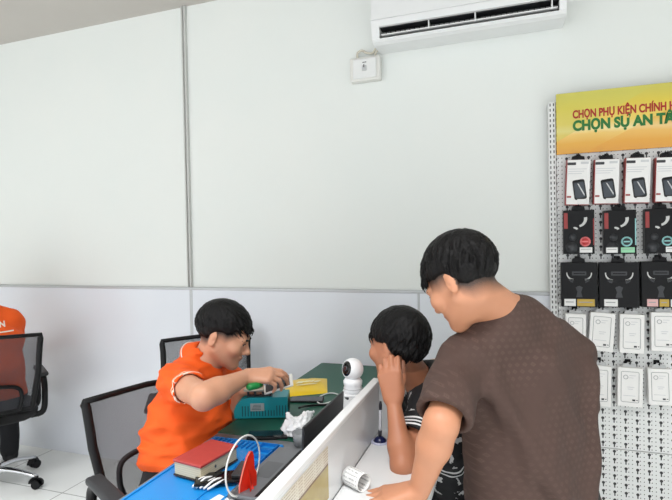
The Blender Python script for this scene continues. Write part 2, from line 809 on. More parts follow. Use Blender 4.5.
def floor_tiles():
    t = NT('white_floor_tiles')
    x, y, z = t.sep(t.obj())
    fx = t.math('ABSOLUTE', t.math('SUBTRACT', t.math('FRACT', t.math('ADD', t.math('DIVIDE', x, .6), .18)), .5))
    fy = t.math('ABSOLUTE', t.math('SUBTRACT', t.math('FRACT', t.math('ADD', t.math('DIVIDE', y, .6), .32)), .5))
    g = t.math('GREATER_THAN', t.math('MAXIMUM', fx, fy), .4955)
    n1 = t.noise(3, 5)
    base = t.mix(n1, lin((240, 243, 240)), lin((247, 248, 246)))
    t.l(t.mix(g, base, lin((150, 150, 148))), t.b.inputs['Base Color'])
    t.b.inputs['Roughness'].default_value = .22
    return t.m


M_wall, M_panel, M_floor = wall_paint(), panel_laminate(), floor_tiles()
M_ceil = mat('ceiling_paint', (192, 187, 181), .7, scale=3)
M_alu = mat('aluminium_trim', (188, 190, 192), .35, .3)
M_whiteplastic = mat('white_plastic', (232, 233, 232), .35, var=.015)
M_greyplastic = mat('light_grey_plastic', (196, 197, 198), .4)
M_black = mat('black_plastic', (15, 15, 17), .45, spec=.25)
M_blackmatte = mat('black_fabric', (17, 17, 19), .85, bump=.2, scale=300)
M_dark = mat('dark_interior', (30, 31, 34), .6)
M_chrome = mat('chrome_steel', (205, 206, 208), .16, 1.)

X0, X1, Y0 = -6., 2.6, -3.2


def struct(name, mb, m):
    o = mb.obj(name, m)
    o['kind'] = 'structure'
    return o


b = MB(); b.box((X0, Y0, -.1), (X1, WY + .1, 0)); struct('floor', b, M_floor)
b = MB(); b.box((X0, Y0, CZ), (X1, WY + .1, CZ + .1)); struct('ceiling', b, M_ceil)
b = MB(); b.box((X0, WY, 0), (X1, WY + .1, CZ)); struct('wall_back', b, M_wall)
b = MB(); b.box((X0 - .1, Y0, 0), (X0, WY + .1, CZ)); struct('wall_left', b, M_wall)
b = MB(); b.box((X1, Y0, 0), (X1 + .1, WY + .1, CZ)); struct('wall_right', b, M_wall)
# laminate wainscot panels, aluminium strips between them
seams = [X0, -4.35, -1.905, -.462, 1.0, X1]
for i, (a, c) in enumerate(zip(seams, seams[1:])):
    b = MB(); b.box((a + .006, WY - .012, .0), (c - .006, WY, 1.165), .001)
    struct('trim_%d' % (i + 1), b, M_panel)
b = MB(); b.box((X0, WY - .016, 1.163), (X1, WY, 1.181), .003); struct('trim_6', b, M_alu)
for i, x in enumerate(seams[1:-1]):
    w = .011 if x < -.5 else .006
    b = MB(); b.box((x - w, WY - .014, 0), (x + w, WY, 1.163), .002); struct('trim_%d' % (7 + i), b, M_alu)
# two-ridged cover strip over the joint of the painted boards
b = MB()
b.box((-1.93, WY - .006, 1.181), (-1.895, WY, CZ), .001)
b.box((-1.928, WY - .02, 1.181), (-1.918, WY, CZ), .003)
b.box((-1.905, WY - .02, 1.181), (-1.897, WY, CZ), .003)
struct('trim_11', b, mat('joint_strip', (205, 206, 203), .5))

# ------------------------------------------------------------------ air conditioner
ac = thing('air_conditioner', 'long white split air conditioner mounted high on the white wall', 'air conditioner', (-.192, WY, 2.475))
M_ac = mat('ac_white', (233, 234, 234), .32, var=.01)
prof = [(0, .25), (-.17, .25), (-.198, .242), (-.213, .215), (-.217, .095), (-.2165, .092), (-.211, .092), (-.211, .088), (-.2165, .087), (-.213, .056)]
lip = [(-.203, .0), (-.190, -.012), (-.165, -.02), (-.10, -.016), (0, -.004)]
notch = [(-.13, .05), (-.115, .024), (-.13, .002)]
L = .452


def extr(mb, pr, x0, x1, mi=0):
    A = [mb.bm.verts.new((x0, y, z)) for y, z in pr]
    B = [mb.bm.verts.new((x1, y, z)) for y, z in pr]
    for i in range(len(pr)):
        j = (i + 1) % len(pr)
        mb.bm.faces.new((A[i], A[j], B[j], B[i])).material_index = mi
    mb.bm.faces.new(A).material_index = mi
    mb.bm.faces.new(list(reversed(B))).material_index = mi


b = MB()
extr(b, prof + notch + lip, -L + .04, L - .03)
extr(b, prof + lip, -L, -L + .04)
extr(b, prof + lip, L - .03, L)
b.obj('housing', M_ac, ac)
b = MB()
b.box((-L + .041, -.2, .001), (L - .031, -.128, .004)); b.box((-L + .041, -.132, .001), (L - .031, -.128, .054)); b.box((-L + .041, -.2, .051), (L - .031, -.128, .0545))
for k in range(34):
    x = -L + .06 + k * .0245
    b.box((x, -.150, .005), (x + .002, -.131, .05))
b.obj('air_outlet', M_dark, ac)
b = MB()
b.box((-L + .046, -.204, .014), (L - .036, -.15, .0205), .003)
b.obj('louver', M_ac, ac)
for x in (-.165, .055, L - .06):
    b = MB(); b.box((x - .003, -.203, .012), (x + .003, -.155, .053), .001); b.obj('louver_support', M_ac, ac)
b = MB()
for k, (x, w) in enumerate(((.13, .03), (.165, .018), (.19, .05), (.262, .045), (.312, .02))):
    b.box((x, -.185, -.0135), (x + w, -.178, -.0125))
b.obj('printed_mark', mat('grey_print', (140, 142, 146), .5), ac)

# switch box with its cable
sb = thing('breaker_box', 'small white electric breaker box on the wall below the air conditioner', 'electric box', (-.728, WY, 2.325))
b = MB(); b.box((-.085, -.048, 0), (.085, 0, .13), .008, 3); b.obj('housing', mat('box_ivory', (226, 225, 220), .4), sb)
b = MB(); b.box((-.066, -.058, .012), (.066, -.046, .118), .006, 3); b.obj('cover', M_whiteplastic, sb)
b = MB(); b.box((-.012, -.066, .05), (.012, -.056, .078), .002); b.obj('switch_lever', M_greyplastic, sb)
b = MB(); b.box((-.0025, -.067, .066), (.0025, -.0655, .082)); b.box((-.010, -.0585, .094), (.012, -.0575, .098)); b.obj('switch_mark', M_black, sb)
b = MB()
b.tube(spline([(-.05, -.02, .128), (-.055, -.02, .17), (-.03, -.02, .185), (0, -.02, .168), (.035, -.02, .165), (.06, -.02, .20), (.09, -.03, .215), (.125, -.03, .225)], 6), .006, n=8)
b.tube(spline([(.045, -.02, .128), (.05, -.02, .16), (.075, -.025, .18), (.10, -.03, .175), (.125, -.03, .19)], 6), .005, n=8)
tag(b.obj('cable', mat('ivory_cable', (214, 208, 192), .5)), 'thin ivory cable looping from breaker box to air conditioner', 'cable').location = (-.722, WY, 2.315)

# ------------------------------------------------------------------ pegboard wall and sign
PBY = 2.617


def pegboard_mat():
    t = NT('perforated_white_steel')
    x, y, z = t.sep(t.obj())

    def cell(v, p, o):
        return t.math('MULTIPLY', t.math('SUBTRACT', t.math('FRACT', t.math('ADD', t.math('DIVIDE', v, p), o)), .5), p)

    def disc(cx, cz, r):
        d = t.math('SQRT', t.math('ADD', t.math('POWER', cx, 2), t.math('POWER', cz, 2)))
        return t.math('LESS_THAN', d, r)
    px, pz = .0475, .0385
    cx, cz = cell(x, px, .1), cell(z, pz, .2)
    k1 = disc(cx, t.math('SUBTRACT', cz, .004), .0068)
    sl = t.math('MULTIPLY', t.math('LESS_THAN', t.math('ABSOLUTE', cx), .0027), t.math('LESS_THAN', t.math('ABSOLUTE', t.math('ADD', cz, .006)), .009))
    dx, dz = cell(x, px / 3, .3 + .1 * 3), cell(z, pz / 2, .45)
    dots = disc(dx, dz, .0023)
    # small round holes between the keyholes only
    keep = t.math('GREATER_THAN', t.math('ABSOLUTE', cx), .0085)
    h = t.math('MAXIMUM', t.math('MAXIMUM', k1, sl), t.math('MULTIPLY', dots, keep))
    t.l(t.mix(h, lin((228, 229, 228)), lin((38, 38, 40))), t.b.inputs['Base Color'])
    t.b.inputs['Roughness'].default_value = .4
    t.bump(t.math('SUBTRACT', 1.0, h), .3, .003)
    return t.m


def post_mat():
    t = NT('slotted_white_steel')
    x, y, z = t.sep(t.obj())
    fz = t.math('ABSOLUTE', t.math('SUBTRACT', t.math('FRACT', t.math('DIVIDE', z, .025)), .5))
    a = t.math('LESS_THAN', fz, .27)
    bx = t.math('LESS_THAN', t.math('ABSOLUTE', t.math('SUBTRACT', t.math('ABSOLUTE', x), .0075)), .0024)
    h = t.math('MULTIPLY', a, bx)
    t.l(t.mix(h, lin((226, 227, 226)), lin((34, 34, 36))), t.b.inputs['Base Color'])
    t.b.inputs['Roughness'].default_value = .4
    return t.m


pb = thing('pegboard', 'tall white perforated steel display board against the right of the wall', 'pegboard', (.2, WY, 0))
b = MB(); b.box((.022, -.06, .452), (1.3, -.045, 2.12), .002); b.obj('upper_panel', pegboard_mat(), pb)
b = MB(); b.box((.022, -.06, .04), (1.3, -.045, .449), .002); b.obj('lower_panel', bpy.data.materials['perforated_white_steel'], pb)
b = MB(); b.box((-.016, -.064, 0), (.016, -.012, 2.10), .002)
o = b.obj('post', post_mat(), pb); o.location = (.004, 0, 0)
for z_ in (.05, 1.2, 2.05):
    b = MB(); b.box((-.01, -.045, z_), (1.3, -.012, z_ + .04)); b.obj('back_rail', M_whiteplastic, pb)


def sign_mat():
    t = NT('printed_orange_green_sign')
    x, y, z = t.sep(t.obj())
    g = t.math('DIVIDE', z, .288)
    v = t.math('ADD', g, t.math('MULTIPLY', t.noise(3.5, 2), .12))
    cr = t.n('ShaderNodeValToRGB')
    e = cr.color_ramp.elements
    e[0].position, e[0].color = 0., lin((222, 156, 52))
    e[1].position, e[1].color = 1., lin((206, 196, 92))
    for p, c in ((.22, (229, 172, 66)), (.37, (238, 200, 112)), (.43, (243, 224, 160)), (.55, (236, 206, 104)), (.8, (222, 200, 78))):
        k = e.new(p); k.color = lin(c)
    t.l(v, cr.inputs[0])
    # diagonal leaf-green sweep across the top and an orange wedge towards the right
    d1 = t.math('SUBTRACT', z, t.math('ADD', t.math('MULTIPLY', x, .55), .06))
    s1 = t.math('MULTIPLY', t.math('GREATER_THAN', d1, 0.), .55)
    c1 = t.mix(s1, cr.outputs[0], lin((205, 200, 96)))
    d2 = t.math('SUBTRACT', t.math('ADD', t.math('MULTIPLY', x, .5), -.06), z)
    c2 = t.mix(t.math('MULTIPLY', t.math('GREATER_THAN', d2, 0.), .35), c1, lin((226, 150, 44)))
    t.l(c2, t.b.inputs['Base Color'])
    t.b.inputs['Roughness'].default_value = .16
    return t.m


sg = thing('sign_board', 'yellow and orange printed shop sign across the top of the pegboard', 'sign', (.222, 2.613, 1.845))
b = MB(); b.box((0, -.013, 0), (1.2, 0, .288), .002); b.obj('panel', sign_mat(), sg)
MT = lambda x, z: Matrix.Translation((x, -.0135, z)) @ Matrix.Rotation(PI / 2, 4, 'X')
M_red = mat('sign_red', (168, 34, 20), .4)
M_green = mat('sign_green', (28, 112, 44), .4)
text_mesh('lettering', 'CHỌN PHỤ KIỆN CHÍNH HÃNG', .051, M_red, sg, MT(.071, .166), .0006, .002, fit=.49)['label'] = 'upper line of dark red capital lettering'
text_mesh('lettering', 'CHỌN SỰ AN TÂM', .064, M_green, sg, MT(.071, .108), .0006, .0034, fit=.452)['label'] = 'lower line of green capital lettering'

# ------------------------------------------------------------------ packs on the pegboard
M_packwhite = mat('white_card', (236, 235, 233), .35, var=.01)
M_packred = mat('red_card', (150, 46, 44), .4)
M_packblack = mat('black_card', (10, 10, 12), .35, spec=.2)
M_glassblue = mat('dark_phone_print', (50, 58, 66), .25)
M_printgrey = mat('grey_line_print', (158, 160, 162), .5)
M_lightprint = mat('pale_print', (205, 206, 208), .5)
M_silver = mat('silver_print', (200, 200, 198), .35)
M_label = mat('white_sticker', (230, 230, 228), .45)
M_gold = mat('gold_sticker', (190, 158, 62), .45)
M_greenlab = mat('green_sticker', (150, 214, 172), .45)
M_pinklab = mat('pink_sticker', (222, 178, 176), .45)
M_redprint = mat('red_print', (196, 58, 60), .4)
M_badge_red = mat('red_badge', (226, 120, 122), .4)
M_badge_teal = mat('teal_badge', (150, 205, 205), .4)
M_greyprint = mat('dim_grey_print', (44, 46, 50), .4)


def arc(mb, cx, cz, r, a0, a1, w0, w1, y, mi, n=10, sx=1.):
    A, B = [], []
    for k in range(n + 1):
        a = math.radians(a0 + (a1 - a0) * k / n)
        w = w0 + (w1 - w0) * k / n
        A.append((cx + sx * (r + w) * math.cos(a), y, cz + (r + w) * math.sin(a)))
        B.append((cx + sx * (r - w) * math.cos(a), y, cz + (r - w) * math.sin(a)))
    return mb.poly(A + B[::-1], .0005, mi=mi, d=(0, -1, 0))


def outline(mb, x0, z0, x1, z1, y, mi, r=.006, w=.0012):
    pts = []
    for (ax, az, a0) in ((x1 - r, z1 - r, 0), (x0 + r, z1 - r, 90), (x0 + r, z0 + r, 180), (x1 - r, z0 + r, 270)):
        for k in range(4):
            a = math.radians(a0 + 30 * k)
            pts.append((ax + r * math.cos(a), y, az + r * math.sin(a)))
    mb.tube(pts, w, n=4, mi=mi, closed=True)


def hook(x, z, yl):
    b = MB()
    b.box((x - .012, PBY - WY - .004, z - .01), (x + .012, PBY - WY + .002, z + .02), .002)
    b.tube([(x, PBY - WY, z + .008), (x, yl - WY - .01, z + .008), (x, yl - WY - .018, z + .02)], .0028, n=8)
    o = b.obj('hook', M_black, pb)
    o.location = (-.2, 0, 0)


def pack(name, label, cat, group, rect, yf, th, tilt, builder, tab=M_black, tabh=.028):
    x0, z0, x1, z1 = rect
    w, h = x1 - x0, z1 - z0
    t = thing(name, label, cat, ((x0 + x1) / 2, yf + th, z1), 0, group)
    t.rotation_euler = (0, math.radians(tilt), 0)
    builder(t, w, h, th)
    if tab is not None:
        b = MB()
        b.poly([(-.03, -th * .45, -.004), (.03, -th * .45, -.004), (.026, -th * .45, tabh * .62), (.011, -th * .45, tabh * .75), (.008, -th * .45, tabh), (-.008, -th * .45, tabh), (-.011, -th * .45, tabh * .75), (-.026, -th * .45, tabh * .62)], .0015, d=(0, -1, 0))
        b.obj('hang_tab', tab, t)
    hook((x0 + x1) / 2, z1 + .008, yf + th * .5)
    return t


def phone_pack(lab):
    def f(t, w, h, th):
        b = MB()
        b.box((-w / 2, -th * .93, -h), (w / 2, 0, 0), .0015, mi=1)
        b.box((-w / 2 + .004, -th, -h + .003), (w / 2, -th * .9, -.001), .001, mi=0)
        y = -th
        b.rrect(-w * .46, -h * .12, -w * .1, -h * .06, y, .002, mi=5)
        b.rrect(w * .1, -h * .1, w * .42, -h * .05, y, .001, mi=3)
        for k in range(3):
            b.rrect(-w * .42, -h * (.2 + .05 * k) - .003, w * (.35 - .1 * k), -h * (.2 + .05 * k), y, .001, mi=3)
        b.rrect(-w * .18, -h * .88, w * .34, -h * .44, y, .009, mi=2, rot=.16)
        b.rrect(-w * .12, -h * .84, w * .29, -h * .5, y - .0006, .004, mi=4, rot=.16)
        b.poly([(-w * .02, y - .0012, -h * .53), (w * .03, y - .0012, -h * .53), (w * .3, y - .0012, -h * .76), (w * .29, y - .0012, -h * .8)], .0002, mi=3, d=(0, -1, 0))
        b.rrect(-w * .44, -h * .84, -w * .26, -h * .8, y, .001, mi=1)
        b.obj('box', [M_packwhite, M_packred, M_black, M_lightprint, M_glassblue, M_greyprint], t)
        b = MB(); b.rrect(w * .0, -h * .97, w * .46, -h * .87, y - .0014, .001); b.obj('price_sticker', lab, t)
    return f


def gear_pack(badge, labs, red=True):
    def f(t, w, h, th):
        b = MB()
        b.box((-w / 2, -th, -h), (w / 2, 0, 0), .002, mi=0)
        y = -th
        if red:
            b.box((-w * .485, y - .0006, -h * .42), (-w * .36, y, -h * .06), mi=1)
        b.box((w * .455, y - .0006, -h * .8), (w * .49, y, -h * .2), mi=1 if badge is M_badge_red else 4)
        arc(b, -w * .05, -h * .2, w * .27, -75, 10, .0045, .007, y, 2)
        arc(b, -w * .14, -h * .46, w * .09, 20, 110, .005, .004, y, 2)
        b.lathe([(w * .13, 0), (w * .13, .0006), (0, .0006)], Matrix.Translation((-w * .2, y, -h * .62)) @ Matrix.Rotation(PI / 2, 4, 'X'), n=16, mi=3)
        b.lathe([(w * .2, 0), (w * .2, .0006), (0, .0006)], Matrix.Translation((-w * .24, y, -h * .85)) @ Matrix.Rotation(PI / 2, 4, 'X'), n=16, mi=3)
        b.obj('box', [M_packblack, M_packred, M_silver, M_greyprint, M_badge_teal], t)
        b = MB()
        Mx = Matrix.Translation((w * .2, y - .0006, -h * .72)) @ Matrix.Rotation(PI / 2, 4, 'X')
        b.lathe([(w * .175, 0), (w * .175, .0006), (0, .0006)], Mx, n=24, mi=0)
        b.lathe([(w * .12, .0007), (w * .12, .001), (0, .001)], Mx, n=24, mi=1)
        b.box((w * .1, y - .0026, -h * .735), (w * .3, y - .0017, -h * .705), mi=0)
        b.obj('badge', [badge, M_redprint if badge is M_badge_red else M_greyprint], t)
        for (a0, a1, m_) in labs:
            b = MB(); b.rrect(w * a0, -h * .97, w * a1, -h * .85, y - .0008, .001)
            b.box((w * (a0 + .04), y - .0016, -h * .9), (w * (a1 - .04), y - .0012, -h * .885), mi=1)
            b.obj('price_sticker', [m_, M_printgrey], t)
    return f


def horn_pack(labs):
    def f(t, w, h, th):
        b = MB()
        b.box((-w / 2, -th, -h), (w / 2, 0, 0), .002, mi=0)
        y = -th
        b.rrect(-w * .2, -h * .29, w * .2, -h * .2, y, .003, mi=1)
        b.rrect(-w * .16, -h * .26, w * .16, -h * .235, y - .0006, .001, mi=0)
        for s in (-1, 1):
            arc(b, s * w * .14, -h * .24, w * .2, -85, 5, .004, .002, y, 2, sx=s)
            arc(b, s * w * .13, -h * .27, w * .2, -80, -45, .009, .005, y, 1, sx=s)
        b.poly([(-w * .1, y, -h * .56), (0, y, -h * .52), (w * .1, y, -h * .56), (w * .05, y, -h * .66), (w * .09, y, -h * .78), (-w * .09, y, -h * .78), (-w * .05, y, -h * .66)], .0005, mi=1, d=(0, -1, 0))
        b.obj('box', [M_packblack, M_greyprint, M_silver], t)
        for (a0, a1, m_) in labs:
            b = MB(); b.rrect(w * a0, -h * .98, w * a1, -h * .82, y - .0008, .001)
            b.box((w * (a0 + .04), y - .0016, -h * .9), (w * (a1 - .06), y - .0012, -h * .88), mi=1)
            b.obj('price_sticker', [m_, M_printgrey], t)
    return f


def white_pack(t, w, h, th):
    b = MB()
    b.box((-w / 2, -th, -h), (w / 2, 0, 0), .002, mi=0)
    y = -th
    outline(b, -w * .36, -h * .88, w * .34, -h * .1, y, 1)
    b.lathe([(w * .1, 0), (w * .1, .0005), (w * .075, .0005), (w * .075, 0)], Matrix.Translation((-w * .18, y, -h * .24)) @ Matrix.Rotation(PI / 2, 4, 'X'), n=16, mi=1)
    for (a, c, z) in ((-.05, .22, .2), (-.05, .12, .26), (-.12, .16, .5), (-.1, .1, .55), (-.28, .2, .72)):
        b.box((w * a, y - .0005, -h * z), (w * c, y, -h * z + .0025), mi=2)
    b.box((w * .08, y - .0006, -h * .845), (w * .2, y, -h * .8), mi=3)
    b.box((w * .24, y - .0006, -h * .83), (w * .3, y, -h * .81), mi=3)
    b.obj('box', [M_packwhite, M_printgrey, M_lightprint, M_greyprint], t)


G1, G2, G3, G4 = ('white phone glass packs on the top pegs', 'black headset packs on the second row of pegs', 'wide black headset packs on the third row of pegs', 'white accessory boxes on the lower pegs')
YF = 2.56
for rect, tl, wh in (((0.2613,1.5987,0.3622,1.8097), 2.5, 'leftmost white phone glass pack, above the black pack with red round badge'),
                     ((0.378,1.5982,0.4804,1.8035), 2., 'second white phone glass pack from the left, above the green stickered pack'),
                     ((0.5036,1.5973,0.6044,1.801), 2.5, 'third white phone glass pack from the left under the sign'),
                     ((0.6218,1.5966,0.7165,1.7947), 2., 'white phone glass pack cut off by the right picture edge')):
    pack('phone_glass_pack', wh, 'pack', G1, rect, YF, .042, tl, phone_pack(M_label))
for rect, bd, labs, wh in (((0.2437,1.3706,0.3748,1.5755), M_badge_red, ((.02, .42, M_label),), 'black headset pack with a red round badge, second peg row'),
                           ((0.4135,1.3688,0.544,1.5688), M_badge_teal, ((-.44, -.08, M_label), (.02, .44, M_greenlab)), 'black headset pack with a green sticker beside a white one'),
                           ((0.5773,1.3693,0.6999,1.5691), M_badge_teal, ((.15, .46, M_label),), 'black headset pack with pale badge, right of the green stickered one')):
    pack('headset_pack', wh, 'pack', G2, rect, YF, .04, 0, gear_pack(bd, labs))
for rect, labs, wh in (((0.2315,1.1229,0.3844,1.3309), ((-.42, -.1, M_label), (-.06, .42, M_gold)), 'wide black pack with white and gold stickers, by the slotted post'),
                       ((0.3918,1.1246,0.5538,1.3301), ((-.38, -.04, M_label),), 'wide black pack with a single white sticker, third peg row'),
                       ((0.5617,1.1287,0.7133,1.3337), ((-.36, -.08, M_pinklab), (-.04, .2, M_gold), (.24, .46, M_label)), 'wide black pack with pink and gold stickers at the picture edge')):
    pack('wide_headset_pack', wh, 'pack', G3, rect, YF, .04, 0, horn_pack(labs))
for rect, tl, wh in (((0.2492,0.911,0.3363,1.0897), 1, 'white box half hidden behind the brown shirt, below the gold stickered pack'),
                     ((0.3552,0.9195,0.458,1.0976), 4, 'white box hanging tilted below the black pack with one white sticker'),
                     ((0.4754,0.9168,0.5736,1.0942), 1.2, 'upright white box right of the tilted white box'),
                     ((0.5982,0.9326,0.6968,1.1067), 0, 'upper white box cut off by the picture edge'),
                     ((0.3443,0.6653,0.4395,0.8515), 1.5, 'white box of the lowest row, partly behind the brown sleeve'),
                     ((0.4638,0.6719,0.5657,0.8502), 1, 'white box in the middle of the lowest row'),
                     ((0.5833,0.6892,0.6779,0.8533), -1, 'white box at the right end of the lowest row')):
    pack('accessory_box', wh, 'box', G4, rect, YF, .035, tl, white_pack, tab=M_greyplastic, tabh=.022)


# ------------------------------------------------------------------ work desk and customer counter
M_deskgrey = mat('grey_desk_laminate', (112, 115, 118), .35, scale=8)
M_frame = mat('desk_steel', (70, 72, 75), .4, .2)
DZ = .76
dk = thing('work_desk', 'long grey repair desk running along the counter partition to the wall', 'desk', (-.73, 1.5, 0))
b = MB(); b.box((-.285, -1.15, DZ - .028), (.272, 1.15, DZ), .004); b.obj('desktop', M_deskgrey, dk)
for x, y in ((-.25, -1.05), (-.25, 1.08), (.24, -1.05), (.24, 1.08)):
    b = MB(); b.box((x - .02, y - .02, 0), (x + .02, y + .02, DZ - .028), .003); b.obj('leg', M_frame, dk)
b = MB(); b.box((.225, -1.03, .3), (.24, 1.06, DZ - .028)); b.obj('modesty_panel', M_greyplastic, dk)

M_counter = mat('white_counter_laminate', (231, 232, 232), .18, var=.01)
M_acryl = mat('milky_acrylic', (226, 228, 229), .12, var=.02, scale=4)
PX = -.445
ct = thing('service_counter', 'white service counter with a raised partition screening the work desk', 'counter', (PX, 1.2, 0))
b = MB(); b.box((.01, -.75, .765), (.245, .55, .79), .004); b.obj('ledge', M_counter, ct)
b = MB(); b.box((-.008, -.75, 0), (.006, .478, .955), .001); b.box((.006, -.75, .79), (.0095, .478, .952), .0005, mi=1); b.obj('partition_panel', [M_counter, M_acryl], ct)
b = MB(); b.box((-.014, -.75, .95), (.0135, .482, .967), .003); b.obj('top_cap', M_counter, ct)
for y in (-.6, -.1, .45):
    b = MB(); b.poly([(.006, y, .55), (.006, y, .765), (.22, y, .765), (.22, y, .745)], .018, d=(0, 1, 0)); b.obj('bracket', M_counter, ct)
b = MB(); b.poly([(-.012, .478, .79), (.07, .478, .79), (.066, .478, .925), (.03, .478, .962), (-.012, .478, .967)], .016, d=(0, 1, 0)); b.obj('end_panel', M_counter, ct)

# paper notice stuck on the inner face of the partition


def notice_mat():
    t = NT('printed_notice')
    x, y, z = t.sep(t.obj())
    lines = t.math('LESS_THAN', t.math('FRACT', t.math('DIVIDE', z, .007)), .4)
    words = t.math('GREATER_THAN', t.noise(150, 1, t.n('ShaderNodeMapping', i_Scale=(1, 1, .02)).outputs[0]), .45)
    mp = [n for n in t.t.nodes if n.type == 'MAPPING'][0]
    t.l(t.obj(), mp.inputs[0])
    upper = t.math('GREATER_THAN', z, .088)
    band = t.math('MULTIPLY', t.math('MULTIPLY', lines, words), upper)
    head = t.mix(band, lin((222, 216, 200)), lin((186, 172, 152)))
    n = t.noise(22, 5)
    pic = t.mix(n, lin((196, 178, 112)), lin((158, 138, 84)))
    edge = t.math('GREATER_THAN', t.math('ABSOLUTE', t.math('SUBTRACT', z, .086)), .003)
    c = t.mix(upper, pic, head)
    t.l(t.mix(edge, lin((120, 96, 70)), c), t.b.inputs['Base Color'])
    t.b.inputs['Roughness'].default_value = .25
    return t.m


b = MB(); b.box((0, -.6, 0), (.0006, 0, .132))
o = tag(b.obj('paper_notice', notice_mat()), 'yellowed printed notice stuck to the inner face of the partition', 'notice')
o.location = (PX + .0097, 1.158, .808)

# ------------------------------------------------------------------ mats on the desk
M_gmat = mat('green_rubber', (26, 84, 66), .45, var=.08, scale=30)
b = MB(); b.box((-.285, 0, 0), (.265, 1.07, .003), .001)
tag(b.obj('desk_mat', M_gmat), 'dark green antistatic mat covering the far half of the desk', 'mat').location = (-.73, 1.56, DZ)

M_blue = mat('blue_silicone', (20, 138, 214), .42, var=.05, scale=14)
bm_ = thing('repair_mat', 'bright blue silicone repair mat with moulded trays on the desk', 'mat', (-.862, 1.28, DZ))
b = MB()
b.box((-.135, -.36, 0), (.135, .235, .005), .002)
for lo, hi in (((-.133, -.355), (-.125, .232)), ((.127, -.355), (.133, .232)), ((-.125, .226), (.127, .232)), ((.06, -.355), (.064, .2)), ((-.125, -.30), (.06, -.296)), ((-.125, -.24), (.06, -.236)), ((-.125, -.225), (.06, -.222))):
    b.box((lo[0], lo[1], .004), (hi[0], hi[1], .009), .0015)
b.obj('base', M_blue, bm_)
M_blue2 = mat('blue_silicone_tray', (18, 118, 196), .42, var=.05, scale=14)
for k in range(4):
    b = MB()
    y = .03 + k * .048
    b.box((.066, y, .004), (.126, y + .003, .016), .001); b.box((.066, y + .039, .004), (.126, y + .042, .016), .001)
    b.box((.066, y, .004), (.069, y + .042, .016), .001); b.box((.123, y, .004), (.126, y + .042, .016), .001)
    b.obj('tray', M_blue2, bm_)
b = MB()
for k in range(10):
    b.box((-.12 + k * .018, .17, .005), (-.116 + k * .018, .222, .012), .001)
b.obj('tool_rack', M_blue2, bm_)

# ------------------------------------------------------------------ red lidded parts box
rb = thing('parts_box', 'thick cream box with a red cover lying on the blue mat', 'box', (-.879, 1.287, DZ + .0095), math.radians(-9))
rb.scale = (.92, .9, 1.12)
M_cream = NT('cream_page_edges')
_x, _y, _z = M_cream.sep(M_cream.obj())
_w = M_cream.math('FRACT', M_cream.math('DIVIDE', _z, .0055))
M_cream.l(M_cream.mix(M_cream.math('MULTIPLY', _w, .35), lin((214, 202, 172)), lin((128, 114, 92))), M_cream.b.inputs['Base Color'])
b = MB(); b.box((-.056, -.088, .004), (.056, .088, .036), .002); b.obj('body', M_cream.m, rb)
M_redcov = mat('red_leatherette', (180, 66, 60), .5, var=.1, scale=60, bump=.1)
b = MB(); b.box((-.06, -.092, .036), (.06, .092, .044), .003); b.obj('lid', M_redcov, rb)
b = MB(); b.box((-.059, -.091, 0), (.059, .091, .004), .001); b.obj('bottom_board', mat('dark_board', (46, 38, 34), .6), rb)
for y_ in (-.02, .04):
    b = MB(); b.cyl((.0555, y_, .02), (.0575, y_, .02), .004); b.obj('stud', M_frame, rb)

# ------------------------------------------------------------------ laptop
lp = thing('laptop', 'open black laptop facing the seated man beside the partition', 'laptop', (-.61, 1.312, DZ))
M_lapgrey = mat('laptop_grey', (112, 114, 118), .4, .2)
b = MB(); b.box((-.115, -.16, .004), (.108, .16, .019), .004); b.obj('base', M_lapgrey, lp)
b = MB()
for i in range(6):
    for j in range(14):
        b.box((-.03 + i * .018, -.148 + j * .0212, .0188), (-.0145 + i * .018, -.13 + j * .0212, .0205))
b.box((-.036, -.153, .0186), (.1, .153, .0194))
b.obj('keyboard', M_black, lp)
b = MB(); b.box((-.1, -.05, .0188), (-.045, .05, .0194)); b.obj('touchpad', mat('touchpad_grey', (86, 88, 92), .3), lp)
HG = Matrix.Translation((.1, 0, .016)) @ Matrix.Rotation(math.radians(3), 4, 'Y')
b = MB(); b.box((-.003, -.16, .004), (.005, .16, .206), .003, M=HG); b.obj('lid', mat('laptop_lid_black', (24, 25, 28), .35), lp)
b = MB(); b.box((-.0036, -.15, .016), (-.0028, .15, .196), M=HG); b.obj('screen', mat('dark_screen', (12, 14, 18), .08), lp)
for y_ in (-.095, .095):
    b = MB(); b.cyl((.1, y_ - .035, .019), (.1, y_ + .035, .019), .006); b.obj('hinge', M_black, lp)

# ------------------------------------------------------------------ teal heating station with the clamp fixture on it
HZ = DZ + .003
hs = thing('screen_separator', 'teal heating machine with a silver label standing on the green mat', 'repair machine', (-0.9126,1.7275,0.763), math.radians(20))
M_teal = mat('teal_enamel', (12, 138, 150), .35, var=.05)
pr = [(-.115, .0), (-.117, .03), (-.108, .052), (-.088, .072), (-.06, .08), (.09, .08), (.09, 0)]
b = MB()
A = [(x, -.0, z + .004) for x, z in pr]
b.poly(A, .1, d=(0, 1, 0))
for k in range(16):
    x = -.085 + k * .0112
    b.box((x, -.0012, .012), (x + .0035, .0005, .034 if 3 < k < 12 else .052), mi=1)
b.obj('housing', [M_teal, mat('vent_slot', (6, 70, 78), .5)], hs)
b = MB(); b.box((.0895, -.001, .004), (.094, .101, .084), .002); b.box((.094, .012, .014), (.0955, .088, .072), mi=1); b.obj('end_plate', [M_teal, M_black], hs)
b = MB(); b.box((-.052, -.0022, .032), (.002, .0002, .062), .0008)
for k in range(4):
    b.box((-.046 + .002 * k, -.0026, .038 + .0055 * k), (-.01, -.002, .0405 + .0055 * k), mi=1)
b.obj('silver_label', [mat('silver_foil', (168, 176, 176), .3, .5), mat('label_print', (96, 110, 112), .5)], hs)
